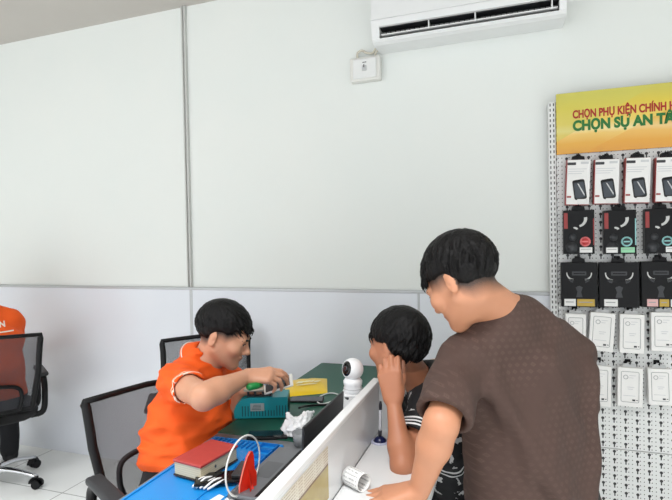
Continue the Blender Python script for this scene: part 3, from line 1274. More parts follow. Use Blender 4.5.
for x, y in ((-.09, .012), (.075, .012), (-.09, .088), (.075, .088)):
    b = MB(); b.cyl((x, y, 0), (x, y, .006), .009); b.obj('foot', M_black, hs)
b = MB(); b.box((-.06, .015, .083), (.03, .085, .09), .002); b.obj('heating_plate', M_frame, hs)

fx = thing('clamp_fixture', 'small steel clamp fixture standing on the teal machine', 'fixture', tuple(Vector((-0.9126,1.7275,0.763)) + Vector((-.02, .012, .0905))), math.radians(20))
b = MB(); b.box((-.06, -.028, .02), (.06, .028, .025), .001); b.obj('plate', mat('bare_steel', (186, 178, 160), .35, .7), fx)
for x in (-.045, -.018, .012, .042):
    for y_ in (-.016, .016):
        b = MB(); b.cyl((x, y_, 0), (x, y_, .02), .005, n=10); b.obj('post', M_frame, fx)
b = MB(); b.tube(spline([(-.062, -.026, .029), (-.02, -.03, .026), (.02, -.029, .03), (.06, -.024, .042), (.09, -.018, .06)], 5), .0036, n=8); b.obj('rail', bpy.data.materials['bare_steel'], fx)

ph = thing('phone_assembly', 'opened phone with white frame held above the clamp fixture', 'phone', (-0.8262,1.6729,0.9203))
PM = frame((0, 0, 0), (.944, .328, .30), (-.25, .75, .45))
b = MB(); b.box((-.05, -.032, -.004), (.062, .032, .003), .003, M=PM); b.obj('frame', mat('phone_white', (220, 218, 212), .3), ph)
b = MB(); b.box((-.044, -.027, .003), (.05, .027, .0045), .001, M=PM); b.obj('screen', mat('phone_dark_grey', (58, 60, 62), .35), ph)
b = MB(); b.box((.03, -.02, .0045), (.044, -.006, .0065), .001, M=PM); b.obj('camera_bump', M_black, ph)

# cable from the machine and small things round it
b = MB(); b.tube(spline([(-0.7989,1.8098,0.79), (-0.8025,1.89,0.772), (-0.7635,1.9267,0.768), (-0.7032,1.957,0.768), (-0.6751,2.048,0.768)], 6), .0045, n=8)
tag(b.obj('power_cord', M_black), 'black power cord running from the teal machine across the green mat', 'cord')
b = MB(); b.tube(spline([(-0.6846,2.0631,0.767), (-0.7635,2.1011,0.767), (-0.796,2.0468,0.767), (-0.7878,1.9773,0.767), (-0.753,1.9461,0.767), (-0.7214,1.9959,0.767)], 6), .003, n=8)
tag(b.obj('charging_cable', M_whiteplastic), 'white charging cable curled on the green mat behind the laptop', 'cable')


def phone(name, label, loc, rz, w=.07, l=.145, cat='phone', M=None):
    t = thing(name, label, cat, loc, rz)
    b = MB(); b.box((-w / 2, -l / 2, 0), (w / 2, l / 2, .008), .003); b.obj('case', M or M_black, t)
    b = MB(); b.box((-w / 2 + .004, -l / 2 + .004, .0078), (w / 2 - .004, l / 2 - .004, .0086), .0003); b.obj('screen', bpy.data.materials['dark_screen'], t)
    return t


phone('phone', 'black phone lying on the green mat right of the teal machine', (-0.837,1.9834,0.763), math.radians(-75))
phone('phone', 'black phone lying on the green mat in front of the teal machine', (-0.8192,1.5779,0.763), math.radians(-70))
phone('phone', 'black phone lying behind the clear disc on the blue mat', (-0.7899,1.2257,0.775), math.radians(-60))
bx = thing('screw_box', 'black lidded parts box lying against the dark phone on the mat edge', 'box', (-0.7445,1.2715,0.775), math.radians(12))
b = MB(); b.box((-.02, -.045, 0), (.02, .045, .014), .002); b.obj('body', M_black, bx)
b = MB(); b.box((-.021, -.046, .014), (.021, .046, .019), .002); b.obj('lid', mat('dark_lid', (52, 54, 56), .3), bx)

# ------------------------------------------------------------------ yellow padded envelope
M_yel = mat('yellow_film', (244, 204, 22), .3, var=.03)
b = MB()
c00, c10, c11, c01 = [Vector(p) for p in ((-0.9678,1.9868,0.764), (-0.7866,2.1049,0.764), (-0.8716,2.3293,0.764), (-1.0377,2.2472,0.764))]
N = 18
grid = [[None] * (N + 1) for _ in range(N + 1)]
for i in range(N + 1):
    for j in range(N + 1):
        u, v = i / N, j / N
        p = c00 * (1 - u) * (1 - v) + c10 * u * (1 - v) + c11 * u * v + c01 * (1 - u) * v
        q = (16 * u * (1 - u) * v * (1 - v)) ** .5
        p.z = .7635 + .022 * q + .0016 * math.sin(19 * u + 9 * v) * q
        grid[i][j] = b.bm.verts.new(p)
for i in range(N):
    for j in range(N):
        b.bm.faces.new((grid[i][j], grid[i + 1][j], grid[i + 1][j + 1], grid[i][j + 1])).smooth = True
b.poly([tuple(p.co) for p in [grid[i][0] for i in range(N + 1)] + [grid[N][j] for j in range(1, N + 1)] + [grid[i][N] for i in range(N - 1, -1, -1)] + [grid[0][j] for j in range(N - 1, 0, -1)]])
ev = tag(b.obj('padded_envelope', M_yel), 'bright yellow padded envelope lying on the green desk mat', 'envelope')
b = MB()
c = (c00 + c10 + c11 + c01) / 4
ex = (c10 - c00).normalized(); ey = (c01 - c00).normalized()
for (x0, x1, y0, h0) in ((-.05, -.02, -.01, .03), (-.015, .012, .0, .022), (.016, .03, -.005, .03), (.034, .06, -.012, .02), (-.045, .05, -.045, .012)):
    ps = [c + ex * x + ey * y for x, y in ((x0, y0), (x1, y0), (x1 + .01, y0 + h0), (x0 + .01, y0 + h0))]
    for p in ps:
        p.z = .7875
    b.poly(ps, .0006)
b.obj('white_print', mat('white_ink', (250, 240, 190), .4), ev)

# ------------------------------------------------------------------ crumpled white plastic bag
F = Field(*[axis_grid(a, bb, .004) for a, bb in ((-.1, .12), (-.1, .12), (-.01, .11))])
F.add(el((0, 0, .028), (.062, .045, .034)), .02)
F.add(el((.035, .035, .045), (.03, .042, .034)), .02)
F.add(rc((-.02, .0, .05), .022, (-.045, .02, .075), .01), .02)
F.add(rc((.03, .03, .06), .02, (.065, .055, .085), .008), .02)
fd1, fd2 = folds(5, (70, 70, 60), .009), folds(6, (130, 120, 90), .004)
F.warp(lambda x, y, z: np.abs(fd1(x, y, z)) * 1.2 - .006 + fd2(x, y, z))
F.keep(lambda x, y, z: 0 * x + 0 * y - z + .0005, .002)
bag = link('plastic_bag', F.mesh('plastic_bag'), mat('white_film', (236, 237, 238), .22))
bag.location = (-0.7295,1.6123,0.7635)
bag.scale = (.75, .85, .85)
tag(bag, 'crumpled white plastic bag on the mat beside the laptop screen', 'bag')
cup = thing('plastic_cup', 'small clear grey plastic cup below the crumpled white bag', 'cup', (-0.6758,1.541,0.762))
M_clearcup = mat('frosted_plastic', (196, 200, 203), .25)
M_clearcup.node_tree.nodes['Principled BSDF'].inputs['Transmission Weight'].default_value = .6
b = MB(); b.lathe([(0, .001), (.024, .001), (.03, .045), (.028, .045), (.0225, .004), (0, .004)]); b.obj('wall', M_clearcup, cup)

# ------------------------------------------------------------------ clear disc with red figure, papers
M_acr = NT('clear_acrylic')
M_acr.b.inputs['Base Color'].default_value = (1, 1, 1, 1)
M_acr.b.inputs['Roughness'].default_value = .03
M_acr.b.inputs['Transmission Weight'].default_value = 1.
M_acr.b.inputs['IOR'].default_value = 1.12
M_rim = mat('frosted_rim', (226, 226, 222), .3)
ds = thing('acrylic_disc', 'round clear acrylic disc standing upright at the front of the desk', 'display disc', (-.692, 1.185, DZ), math.radians(-6))
DR = Matrix.Translation((0, 0, .085)) @ Matrix.Rotation(PI / 2, 4, 'Y')
b = MB(); b.lathe([(0, -.0015), (.0755, -.0015), (.0755, .0015), (0, .0015)], DR, n=56, smooth=False); b.obj('pane', M_acr.m, ds)
b = MB(); b.tube([DR @ Vector((.0775 * math.cos(2 * PI * k / 56), .0775 * math.sin(2 * PI * k / 56), 0)) for k in range(56)], .0026, n=8, closed=True); b.obj('rim', M_rim, ds)
b = MB(); b.box((-.022, -.04, 0), (.022, .04, .009), .002); b.obj('stand', M_acr.m, ds)

rf = thing('red_ornament', 'upright red plastic ornament shaped like a letter A behind the clear disc', 'ornament', (-.683, 1.192, DZ + .0045), math.radians(66))
rf.scale = (.8, .85, .84)
M_redpl = mat('red_plastic', (214, 44, 26), .3, var=.05)
b = MB()
A = [(-.04, -.003, .0), (-.036, -.003, .042), (-.02, -.003, .086), (-.002, -.003, .124), (.01, -.003, .136), (.02, -.003, .134), (.025, -.003, .12), (.027, -.003, .075), (.036, -.003, .062), (.034, -.003, .02), (.03, -.003, 0), (.012, -.003, 0), (.0, -.003, .022), (-.014, -.003, 0)]
b.poly(A, .007, d=(0, 1, 0))
b.obj('body', M_redpl, rf)
b = MB(); b.poly([(.0, .0, .095), (-.012, -.028, 0), (.004, -.036, 0), (.012, .0, .03)], .005, d=(1, .2, 0)); b.obj('fin', M_redpl, rf)
b = MB(); b.tube([(-.041, -.004, .001), (-.037, -.004, .043), (-.021, -.004, .087), (-.003, -.004, .125), (.01, -.004, .1375)], .0022, n=6); b.obj('edge_trim', mat('pale_red_edge', (238, 130, 112), .3), rf)

M_paper = mat('white_paper', (238, 238, 236), .6, var=.01)


def receipt_mat():
    t = NT('printed_paper')
    x, y, z = t.sep(t.n('ShaderNodeTexCoord').outputs['UV'])
    ln = t.math('LESS_THAN', t.math('FRACT', t.math('MULTIPLY', y, 16.)), .4)
    mp = t.n('ShaderNodeMapping', i_Scale=(26, 16, 1))
    t.l(t.n('ShaderNodeTexCoord').outputs['UV'], mp.inputs[0])
    wd = t.math('GREATER_THAN', t.noise(1.6, 1, mp.outputs[0]), .47)
    mg = t.math('LESS_THAN', t.math('ABSOLUTE', t.math('SUBTRACT', x, .5)), .4)
    k = t.math('MULTIPLY', t.math('MULTIPLY', ln, wd), mg)
    t.l(t.mix(t.math('MULTIPLY', k, .65), lin((240, 240, 238)), lin((110, 112, 118))), t.b.inputs['Base Color'])
    t.b.inputs['Roughness'].default_value = .6
    return t.m


M_receipt = receipt_mat()


def sheet(name, label, cat, P, nu, nv, th=.0008):
    """curved sheet of paper, P(u,v) -> point"""
    bm = bmesh.new()
    uvl = bm.loops.layers.uv.new('UVMap')
    g = [[bm.verts.new(P(i / nu, j / nv)) for j in range(nv + 1)] for i in range(nu + 1)]
    for i in range(nu):
        for j in range(nv):
            f = bm.faces.new((g[i][j], g[i + 1][j], g[i + 1][j + 1], g[i][j + 1]))
            f.smooth = True
            for lp_, (a, c_) in zip(f.loops, ((i, j), (i + 1, j), (i + 1, j + 1), (i, j + 1))):
                lp_[uvl].uv = (a / nu, c_ / nv)
    me = bpy.data.meshes.new(name)
    bm.to_mesh(me); bm.free()
    o = link(name, me, M_receipt)
    md = o.modifiers.new('thick', 'SOLIDIFY'); md.thickness = th; md.offset = 0
    return tag(o, label, cat)


def receipt_roll(u, v):
    a = math.radians(-70) + v * 2 * PI * 1.12
    r = .0235 - .004 * max(0, v - .75)
    return Vector((-.031 + .062 * u, r * math.cos(a), .0245 + r * math.sin(a)))


rr = sheet('receipt', 'curled printed receipt rolled up on the white counter ledge', 'receipt', receipt_roll, 4, 40)
rr.location = (-.395, 1.262, .7895)
rr.rotation_euler = (0, 0, math.radians(-30))

# papers at the near end of the desk
for i, (x, y, a) in enumerate(((-.60, 1.075, 8), (-.685, 1.085, -14))):
    bmx = MB(); bmx.box((-.09, -.06, 0), (.09, .06, .0012 + .0012 * i))
    o = bmx.obj('paper_sheet', M_paper)
    o.location = (x, y, DZ + .0002 + .0026 * i); o.rotation_euler = (0, 0, math.radians(a))
    tag(o, ('white paper sheet under the clear disc, next to the partition', 'white paper sheet overlapping another sheet beside the blue mat')[i], 'paper', 'white paper sheets on the desk')
b = MB()
for k in range(5):
    b.tube(spline([(-.05 + .012 * k, -.03, .004), (-.045 + .016 * k, .0, .014 + .004 * (k % 2)), (-.03 + .014 * k, .03, .01), (-.01 + .01 * k, .05, .004)], 6), .0032, n=8)
tag(b.obj('cable_bundle', M_whiteplastic), 'small bundle of white cable beside the blue mat', 'cable').location = (-0.7944,1.1964,0.768)

# ------------------------------------------------------------------ security camera on its carton
M_camwhite = mat('camera_white', (235, 236, 237), .28, var=.01)
bxp = (-0.5009,1.5853,0.9442)
cb = thing('camera_carton', 'small white printed carton carrying the security camera behind the partition', 'carton', (bxp[0] - .002, bxp[1], DZ), math.radians(12))
CH = bxp[2] - DZ


def carton_mat():
    t = NT('carton_print')
    n = t.noise(38, 2)
    x, y, z = t.sep(t.obj())
    k = t.math('MULTIPLY', t.math('GREATER_THAN', n, .56), t.math('GREATER_THAN', t.math('FRACT', t.math('MULTIPLY', z, 14.)), .35))
    t.l(t.mix(k, lin((226, 226, 226)), lin((52, 54, 58))), t.b.inputs['Base Color'])
    t.b.inputs['Roughness'].default_value = .4
    return t.m


b = MB(); b.box((-.034, -.034, 0), (.034, .034, CH - .008), .001); b.obj('body', carton_mat(), cb)
b = MB(); b.box((-.035, -.035, CH - .008), (.035, .035, CH), .002); b.obj('lid', M_camwhite, cb)
sc_ = thing('security_camera', 'white ball shaped security camera with black lens face', 'camera', (bxp[0], bxp[1], bxp[2] + .0005), math.radians(-38))
b = MB(); b.lathe([(0, 0), (.028, 0), (.031, .004), (.031, .012), (.029, .022), (.031, .027), (.032, .038), (.026, .046), (.017, .05), (0, .05)]); b.obj('base', M_camwhite, sc_)
b = MB(); b.lathe([(.0315, .0125), (.0322, .0135), (.0322, .0145), (.0315, .0155)]); b.obj('base_ring', M_greyplastic, sc_)
CM = Matrix.Translation((0, 0, .077)) @ Matrix.Rotation(math.radians(78), 4, 'X') @ Matrix.Rotation(0, 4, 'Z')
R_ = .0365
b = MB(); b.lathe([(R_ * math.sin(a), -R_ * math.cos(a)) for a in np.linspace(0, PI * .74, 22)], CM); b.lathe([(R_ * math.sin(PI * .74), -R_ * math.cos(PI * .74)), (R_ * .66, R_ * .66), (.0, R_ * .66)], CM)
b.obj('ball_head', M_camwhite, sc_)
b = MB(); b.lathe([(R_ * .69, R_ * .655), (R_ * .64, R_ * .72), (R_ * .4, R_ * .8), (0, R_ * .83)], CM); b.obj('lens_face', mat('gloss_black', (10, 11, 13), .06), sc_)
b = MB(); b.lathe([(R_ * .26, R_ * .8), (R_ * .24, R_ * .87), (R_ * .16, R_ * .88), (0, R_ * .86)], CM); b.obj('lens', mat('lens_glass', (30, 34, 42), .05), sc_)

# ------------------------------------------------------------------ counter pen in its stand
pn = thing('pen_stand', 'dark blue counter pen upright in its small stand by the partition end', 'pen', (-.408, 1.575, .7902))
b = MB(); b.lathe([(0, 0), (.021, 0), (.022, .004), (.016, .012), (.009, .018), (0, .02)]); b.obj('base', mat('navy_plastic', (26, 32, 74), .3), pn)
b = MB(); b.lathe([(.022, .0), (.03, 0), (.031, .003), (.022, .004)]); b.obj('base_rim', mat('lilac_plastic', (196, 198, 220), .3), pn)
b = MB(); b.tube([(0, 0, .016), (.001, .003, .05), (.002, .006, .105)], [.0042, .0052, .005], n=10); b.obj('pen_barrel', mat('pen_white', (206, 208, 214), .3), pn)
b = MB(); b.tube([(.002, .006, .105), (.0022, .0066, .12), (.0025, .0072, .132)], [.0054, .0056, .0035], n=10); b.tube([(0, 0, .014), (.0006, .0015, .038)], [.006, .0066], n=10); b.obj('pen_cap', mat('pen_black', (24, 26, 40), .3), pn)


# ------------------------------------------------------------------ office chairs
def mesh_fabric():
    t = NT('woven_chair_mesh')
    x, y, z = t.sep(t.obj())
    w = t.math('MULTIPLY', t.math('GREATER_THAN', t.math('FRACT', t.math('MULTIPLY', x, 330.)), .42), t.math('GREATER_THAN', t.math('FRACT', t.math('MULTIPLY', z, 330.)), .42))
    t.b.inputs['Base Color'].default_value = lin((54, 55, 60))
    t.b.inputs['Roughness'].default_value = .7
    tr = t.n('ShaderNodeBsdfTransparent')
    mx = t.n('ShaderNodeMixShader')
    t.l(t.math('MULTIPLY', w, .95), mx.inputs[0])
    t.l(t.b.outputs[0], mx.inputs[1])
    t.l(tr.outputs[0], mx.inputs[2])
    t.l(mx.outputs[0], t.out.inputs['Surface'])
    return t.m


M_mesh = mesh_fabric()
M_pad = mat('dark_grey_rubber', (48, 49, 52), .6)


def office_chair(label, loc, rz, spin=0., top=.93, group='black mesh office chairs'):
    """faces +Y at rz=0"""
    t = thing('office_chair', label, 'chair', loc, rz, group)
    b = MB()
    F_ = [(-.235, -.235), (.235, -.235), (.25, .05), (.22, .22), (-.22, .22), (-.25, .05)]
    bm = b
    n = 28

    def seat_pt(a, k, z):
        c_, s_ = math.cos(a), math.sin(a)
        q = (abs(c_) ** 4 + abs(s_) ** 4) ** -.25
        return (.245 * k * q * c_, .235 * k * q * s_, z)
    rings = []
    for k, z in ((.0, .425), (.9, .425), (.98, .44), (1., .462), (.97, .482), (.85, .494), (.4, .490), (0, .488)):
        rings.append([bm.bm.verts.new(seat_pt(2 * PI * i / n, max(k, .02), z)) for i in range(n)])
    for A, B in zip(rings, rings[1:]):
        for i in range(n):
            bm.bm.faces.new((A[i], A[(i + 1) % n], B[(i + 1) % n], B[i])).smooth = True
    b.obj('seat', M_blackmatte, t)

    def bp(x, z):
        v = (z - .5) / (top - .5)
        return Vector((x, -.225 - .075 * v - .03 * v * v + .16 * (x * x) * 1.0, z))
    w0, w1 = .195, .235
    out = [(-w0, .50), (w0, .50), (w0 + .012, .56), (w1 - .005, .72), (w1, .86), (w1 + .006, top), (0, top + .012), (-w1 - .006, top), (-w1, .86), (-w1 + .005, .72), (-w0 - .012, .56)]
    b = MB()
    pl = []
    for i in range(len(out)):
        a, c_ = out[i], out[(i + 1) % len(out)]
        for k in range(4):
            pl.append(bp(a[0] + (c_[0] - a[0]) * k / 4, a[1] + (c_[1] - a[1]) * k / 4))
    b.tube(pl, .0135, n=10, closed=True, flat=(1.25, .85))
    b.obj('back_frame', M_black, t)
    b = MB()
    nx, nz = 14, 14
    g = []
    for j in range(nz + 1):
        z = .505 + (top - .505) * j / nz
        ww = np.interp(z, [.5, .56, .72, .86, top], [w0, w0 + .012, w1 - .005, w1, w1 + .006])
        g.append([b.bm.verts.new(bp(-ww + 2 * ww * i / nx, z) + Vector((0, -.004, 0))) for i in range(nx + 1)])
    for j in range(nz):
        for i in range(nx):
            b.bm.faces.new((g[j][i], g[j][i + 1], g[j + 1][i + 1], g[j + 1][i])).smooth = True
    b.obj('back_mesh', M_mesh, t)
    b = MB(); b.tube(spline([bp(q, z) + Vector((0, -.016, 0)) for q, z in ((-.13, .505), (-.145, .58), (-.12, .645), (0, .665), (.12, .645), (.145, .58), (.13, .505))], 5), .011, n=8, flat=(1., 1.3)); b.obj('lumbar_bar', M_black, t)
    b = MB(); b.tube(spline([(0, -.1, .425), (0, -.24, .42), (0, -.275, .47), bp(0, .52) + Vector((0, -.012, 0))], 5), .02, n=10, flat=(1, 1.6)); b.obj('back_bracket', M_black, t)
    for s in (-1, 1):
        b = MB()
        b.tube(spline([(s * .2, -.13, .43), (s * .262, -.15, .45), (s * .272, -.165, .56), (s * .272, -.13, .645), (s * .272, .02, .66), (s * .272, .10, .64), (s * .270, .115, .55), (s * .258, .06, .45), (s * .2, .03, .43)], 5), .0135, n=10, flat=(1.3, .9))
        a = b.obj('armrest', M_black, t)
        b = MB(); b.box((s * .272 - .028, -.14, .655), (s * .272 + .028, .125, .682), .011, 3, smooth=True); b.obj('arm_pad', M_pad, a)
    b = MB(); b.cyl((0, 0, .22), (0, 0, .42), .026); b.cyl((0, 0, .1), (0, 0, .24), .034); b.obj('gas_column', M_chrome, t)
    b = MB(); b.box((-.08, -.1, .405), (.08, .1, .426), .006); b.obj('tilt_plate', M_black, t)
    b = MB(); b.tube([(.08, .03, .412), (.19, .03, .408), (.235, .03, .392), (.262, .03, .375)], [.006, .006, .008, .012], n=8, flat=(1, 1)); b.obj('tilt_lever', M_black, t)
    b = MB(); b.cyl((0, 0, .09), (0, 0, .125), .045, .04)
    hub = b.obj('hub', M_chrome, t)
    for k in range(5):
        a = spin + 2 * PI * k / 5
        dx, dy = math.cos(a), math.sin(a)
        b = MB(); b.tube(spline([(dx * .03, dy * .03, .112), (dx * .15, dy * .15, .104), (dx * .285, dy * .285, .068)], 5), [.022 - .0008 * q for q in range(11)], n=10, flat=(.8, 1)); b.obj('base_leg', M_chrome, t)
        b = MB()
        c_ = Vector((dx * .285, dy * .285, .026))
        side = Vector((-dy, dx, 0))
        b.cyl(c_ - side * .024, c_ - side * .006, .026, n=18); b.cyl(c_ + side * .006, c_ + side * .024, .026, n=18)
        b.tube([c_ + Vector((0, 0, .045)), c_ + Vector((0, 0, .01))], .007, n=8)
        b.tube([c_ + Vector((dx, dy, 0)) * (.03 * math.cos(q)) + Vector((0, 0, .03 * math.sin(q))) for q in np.linspace(0, PI, 9)], .016, n=8, flat=(.25, 1.5), up=None)
        b.obj('caster', M_black, t)
    return t


office_chair('black mesh office chair the man in orange sits on', (-1.085, 1.475, 0), math.radians(-117), .3, top=.88)
office_chair('black mesh office chair at the wall behind the seated man', (-1.455, 2.165, 0), math.radians(-145), .9, top=.915)
office_chair('black mesh office chair with chrome base at the left edge of the photo', (-2.98, 2.13, 0), math.radians(57), .55, top=.945)

# stool of the second customer
st = thing('bar_stool', 'grey stool under the young man in the black and white shirt', 'stool', (-.05, 1.80, 0))
b = MB(); b.lathe([(0, .50), (.17, .50), (.175, .515), (.165, .54), (.1, .55), (0, .55)]); b.obj('seat', M_greyplastic, st)
b = MB(); b.cyl((0, 0, .03), (0, 0, .5), .025); b.obj('column', M_chrome, st)
b = MB(); b.lathe([(0, 0), (.2, 0), (.2, .012), (.05, .03), (0, .03)]); b.obj('base', M_chrome, st)


# ------------------------------------------------------------------ people
def skin_mat(name, c, c2, lip):
    t = NT(name)
    n = t.noise(16, 4)
    base = t.mix(n, lin(c), lin(c2))
    base = t.mix(t.attr('lip'), base, lin(lip))
    base = t.mix(t.math('MULTIPLY', t.attr('stubble'), t.math('ADD', t.math('MULTIPLY', t.noise(900, 1), .6), .8)), base, lin((38, 32, 30)))
    t.l(base, t.b.inputs['Base Color'])
    t.b.inputs['Roughness'].default_value = .48
    t.b.inputs['Subsurface Weight'].default_value = .06
    t.b.inputs['Subsurface Radius'].default_value = (.01, .004, .002)
    t.bump(t.noise(420, 2), .05, .0006)
    return t.m


def hair_mat():
    t = NT('black_hair')
    n = t.noise(300, 2)
    t.l(t.mix(n, lin((8, 8, 9)), lin((20, 18, 18))), t.b.inputs['Base Color'])
    t.b.inputs['Roughness'].default_value = .5
    t.b.inputs['Specular IOR Level'].default_value = .2
    t.bump(n, .5, .003)
    return t.m


M_hair = hair_mat()
M_eyewhite = mat('eye_white', (226, 220, 214), .2)
M_iris = mat('dark_iris', (26, 16, 12), .15)
M_jeans = mat('black_trousers', (24, 25, 29), .85, scale=60, bump=.15)
M_shoe = mat('dark_shoe', (36, 36, 38), .6)


def R_(p, q, t):
    return V(p) * (1 - t) + V(q) * t


def body_bounds(pts, pad):
    P_ = np.array([V(p) for p in pts])
    return P_.min(0) - pad, P_.max(0) + pad


def make_person(label, J, H, skin, hands, hair, shirt, tall_k=1., eyes=True):
    """J: joints. The body is one surface; hair, eyes, brows and clothes are its children."""
    ks = ['pel', 'chest', 'neck', 'shL', 'shR', 'elL', 'elR', 'wrL', 'wrR', 'hipL', 'hipR', 'knL', 'knR', 'anL', 'anR', 'toeL', 'toeR']
    lo, hi = body_bounds([J[k] for k in ks] + [H.w(0, 0, .13), H.w(0, .12, 0), H.w(0, -.12, 0)], .12)
    for w, d, *_ in hands:
        a, b_ = body_bounds([w, V(w) + nrm(d) * .19], .05)
        lo, hi = np.minimum(lo, a), np.maximum(hi, b_)
    lo[2] = -.005
    fine = [[], [], []]
    for i in range(3):
        fine[i].append((H.c[i] - .15, H.c[i] + .15, .0042))
        for w, d, *_ in hands:
            c = V(w) + nrm(d) * .08
            fine[i].append((c[i] - .11, c[i] + .11, .0042))
    F = Field(*[axis_grid(lo[i], hi[i], .011, fine[i]) for i in range(3)])
    lat = V(J['lat'])
    pel, chest, neck = V(J['pel']), V(J['chest']), V(J['neck'])
    tw, td = J.get('tw', .15), J.get('td', .1)
    A = F.add
    A(ec(pel, (tw, td), R_(pel, chest, .5), (tw * .9, td * .95), lat), .04)
    A(ec(R_(pel, chest, .5), (tw * .9, td * .95), chest, (tw * 1.02, td), lat), .04)
    A(ec(chest, (tw * 1.0, td * .95), R_(chest, neck, .8), (tw * .55, td * .65), lat), .04)
    for s in 'LR':
        sh, e, w = V(J['sh' + s]), V(J['el' + s]), V(J['wr' + s])
        A(rc(R_(neck, sh, .2), .05, sh, .052), .04)
        ak = J.get('arm_k', 1.)
        A(rc(sh, .05 * ak, e, .04 * ak), .03)
        A(rc(e, .0405 * ak, R_(e, w, .3), .041 * ak), .02)
        A(rc(R_(e, w, .3), .041 * ak, w, .0265 * ak), .02)
        hp, kn, an, toe = V(J['hip' + s]), V(J['kn' + s]), V(J['an' + s]), V(J['toe' + s])
        A(rc(hp, .082, kn, .054), .03)
        A(rc(kn, .054, R_(kn, an, .35), .054), .02)
        A(rc(R_(kn, an, .35), .054, an, .036), .02)
        A(rc(an, .036, toe, .028), .02)
    add_head(F, H, R_(neck, chest, .08), J.get('neck_r', .056))
    for hnd in hands:
        for p, k in hand_prims(*hnd[:4], **hnd[4]):
            A(p, k)

    def lipf(x, y, z):
        a, b_, c = H.loc(x, y, z)
        return np.clip(1.25 - np.sqrt((a / .021) ** 2 + ((b_ - .1) / .018) ** 2 + ((c + .062) / .0095) ** 2), 0, .7)
    fz = hair.get('fade', 0.)

    def stub(x, y, z):
        a, b_, c = H.loc(x, y, z)
        az = np.abs(np.arctan2(a, b_))
        top = np.interp(az, HAIR_AZ, hair['zt'])
        v = np.clip((c - (top - fz)) / max(fz, .004), 0, 1)
        inside = (np.abs(a) < .079) & (b_ < .06)
        return v * inside * (.85 if fz else .35)
    me = F.mesh('person', {'lip': lipf, 'stubble': stub}, relax=1)
    P = link("person", me, skin)
    tag(P, label, 'person', J.get('group'))
    # hair
    hp_ = {k: v for k, v in hair.items() if k not in ('zt', 'fade')}
    o = link('hair', hair_mesh('hair', H, **hp_), M_hair, P)
    # eyes and brows
    if eyes:
        for s in (-1, 1):
            b = MB()
            c = H.w(s * .031, .0825, -.0005)
            Mx = Matrix.Translation(c) @ Matrix(((H.r[0], H.f[0], H.u[0], 0), (H.r[1], H.f[1], H.u[1], 0), (H.r[2], H.f[2], H.u[2], 0), (0, 0, 0, 1)))
            k = H.k
            prof_ = [(.0105 * k * math.sin(a), -.0105 * k * math.cos(a)) for a in np.linspace(0, PI, 12)]
            S_ = Matrix.Diagonal((1.15, 1, .5, 1))
            b.lathe(prof_, Mx @ S_ @ Matrix.Rotation(-PI / 2, 4, 'X'), n=16)
            for f in b.bm.faces:
                q = f.calc_center_median() - Vector(c)
                if q.dot(Vector(H.f)) > .0078 * k:
                    f.material_index = 1
            b.obj('eye', [M_eyewhite, M_iris], P)
            b = MB()
            b.tube([H.w(s * .012, .0985, .017), H.w(s * .024, .0985, .0215), H.w(s * .036, .092, .0215), H.w(s * .047, .081, .017)], [.002, .0036, .0034, .0015], n=8, flat=(1.2, .8))
            b.obj('eyebrow', M_hair, P)
            b = MB()
            b.tube([H.w(s * .018, .091, .0035), H.w(s * .031, .0955, .0062), H.w(s * .044, .087, .003)], [.0009, .0016, .0009], n=6)
            b.obj('eyelid_line', M_hair, P)
    # ---------------- shirt
    g = J.get('sg', .016)
    lo2, hi2 = body_bounds([pel, chest, neck, J['shL'], J['shR'], R_(J['shL'], J['elL'], shirt['sl']), R_(J['shR'], J['elR'], shirt['sl'])], .19)
    S = Field(*[axis_grid(lo2[i], hi2[i], shirt.get('h', .0065)) for i in range(3)])
    A = S.add
    hem = V(shirt['hem'])
    for p, k in shirt.get('bulk', []):
        A(p, k)
    A(ec(hem, (tw + g + shirt.get('flare', .01), td + g + shirt.get('flare', .01)), R_(pel, chest, .5), (tw * .95 + g + .005, td + g + .003), lat), .05)
    A(ec(R_(pel, chest, .5), (tw * .95 + g + .005, td + g + .003), chest, (tw * 1.03 + g, td + g), lat), .05)
    A(ec(chest, (tw * 1.03 + g, td + g), R_(chest, neck, .78), (tw * .6, td * .7), lat), .05)
    ends = {}
    for s in 'LR':
        sh, e = V(J['sh' + s]), V(J['el' + s])
        A(rc(R_(neck, sh, .22), .05 + g * .6, sh, .052 + g), .045)
        end = R_(sh, e, shirt.get('sl' + s, shirt['sl']))
        dv = nrm(e - sh)
        ends[s] = (end, dv, sh)
        A(rcc(sh, .05 + g, end + dv * .05, shirt.get('sr', .064), end, dv), .03)
    for p, k, add in shirt.get('wr', []):
        (S.add if add else S.cut)(p, k)
    S.warp(folds(shirt.get('seed', 3), shirt.get('fs', (16, 16, 8)), shirt.get('fa', .004)))
    if shirt.get('ridge'):
        S.warp(folds(shirt['seed'] + 90, shirt['ridge'][0], shirt['ridge'][1], True))
    S.warp(folds(shirt.get('seed', 3) + 50, tuple(2. * q for q in shirt.get('fs', (16, 16, 8))), shirt.get('fa', .004) * .4))
    for s in 'LR':
        end, dv, sh = ends[s]
        S.cut(rc(end - dv * .03, .047, end + dv * .04, shirt.get('sr', .064) - .006), .004)
    hd = V(shirt.get('hemdir', (0, 0, -1)))
    S.keep(lambda x, y, z: (x - hem[0]) * hd[0] + (y - hem[1]) * hd[1] + (z - hem[2]) * hd[2], .006, lo2, np.array([hi2[0], hi2[1], pel[2] + .12]))
    nbase = R_(neck, chest, .08)
    nd = nrm(H.w(0, -.022, -.045) - nbase)
    fwd = nrm(np.cross(V((0, 0, 1)), lat))
    ndt = nrm(nd + fwd * shirt.get('vdrop', .35))
    nr = J.get('neck_r', .056)
    nb = nbase + nd * shirt.get('nup', .02)
    if 'nb' in shirt:
        nb, ndt = V(shirt['nb']), nrm(shirt['ndt'])
        nd = ndt
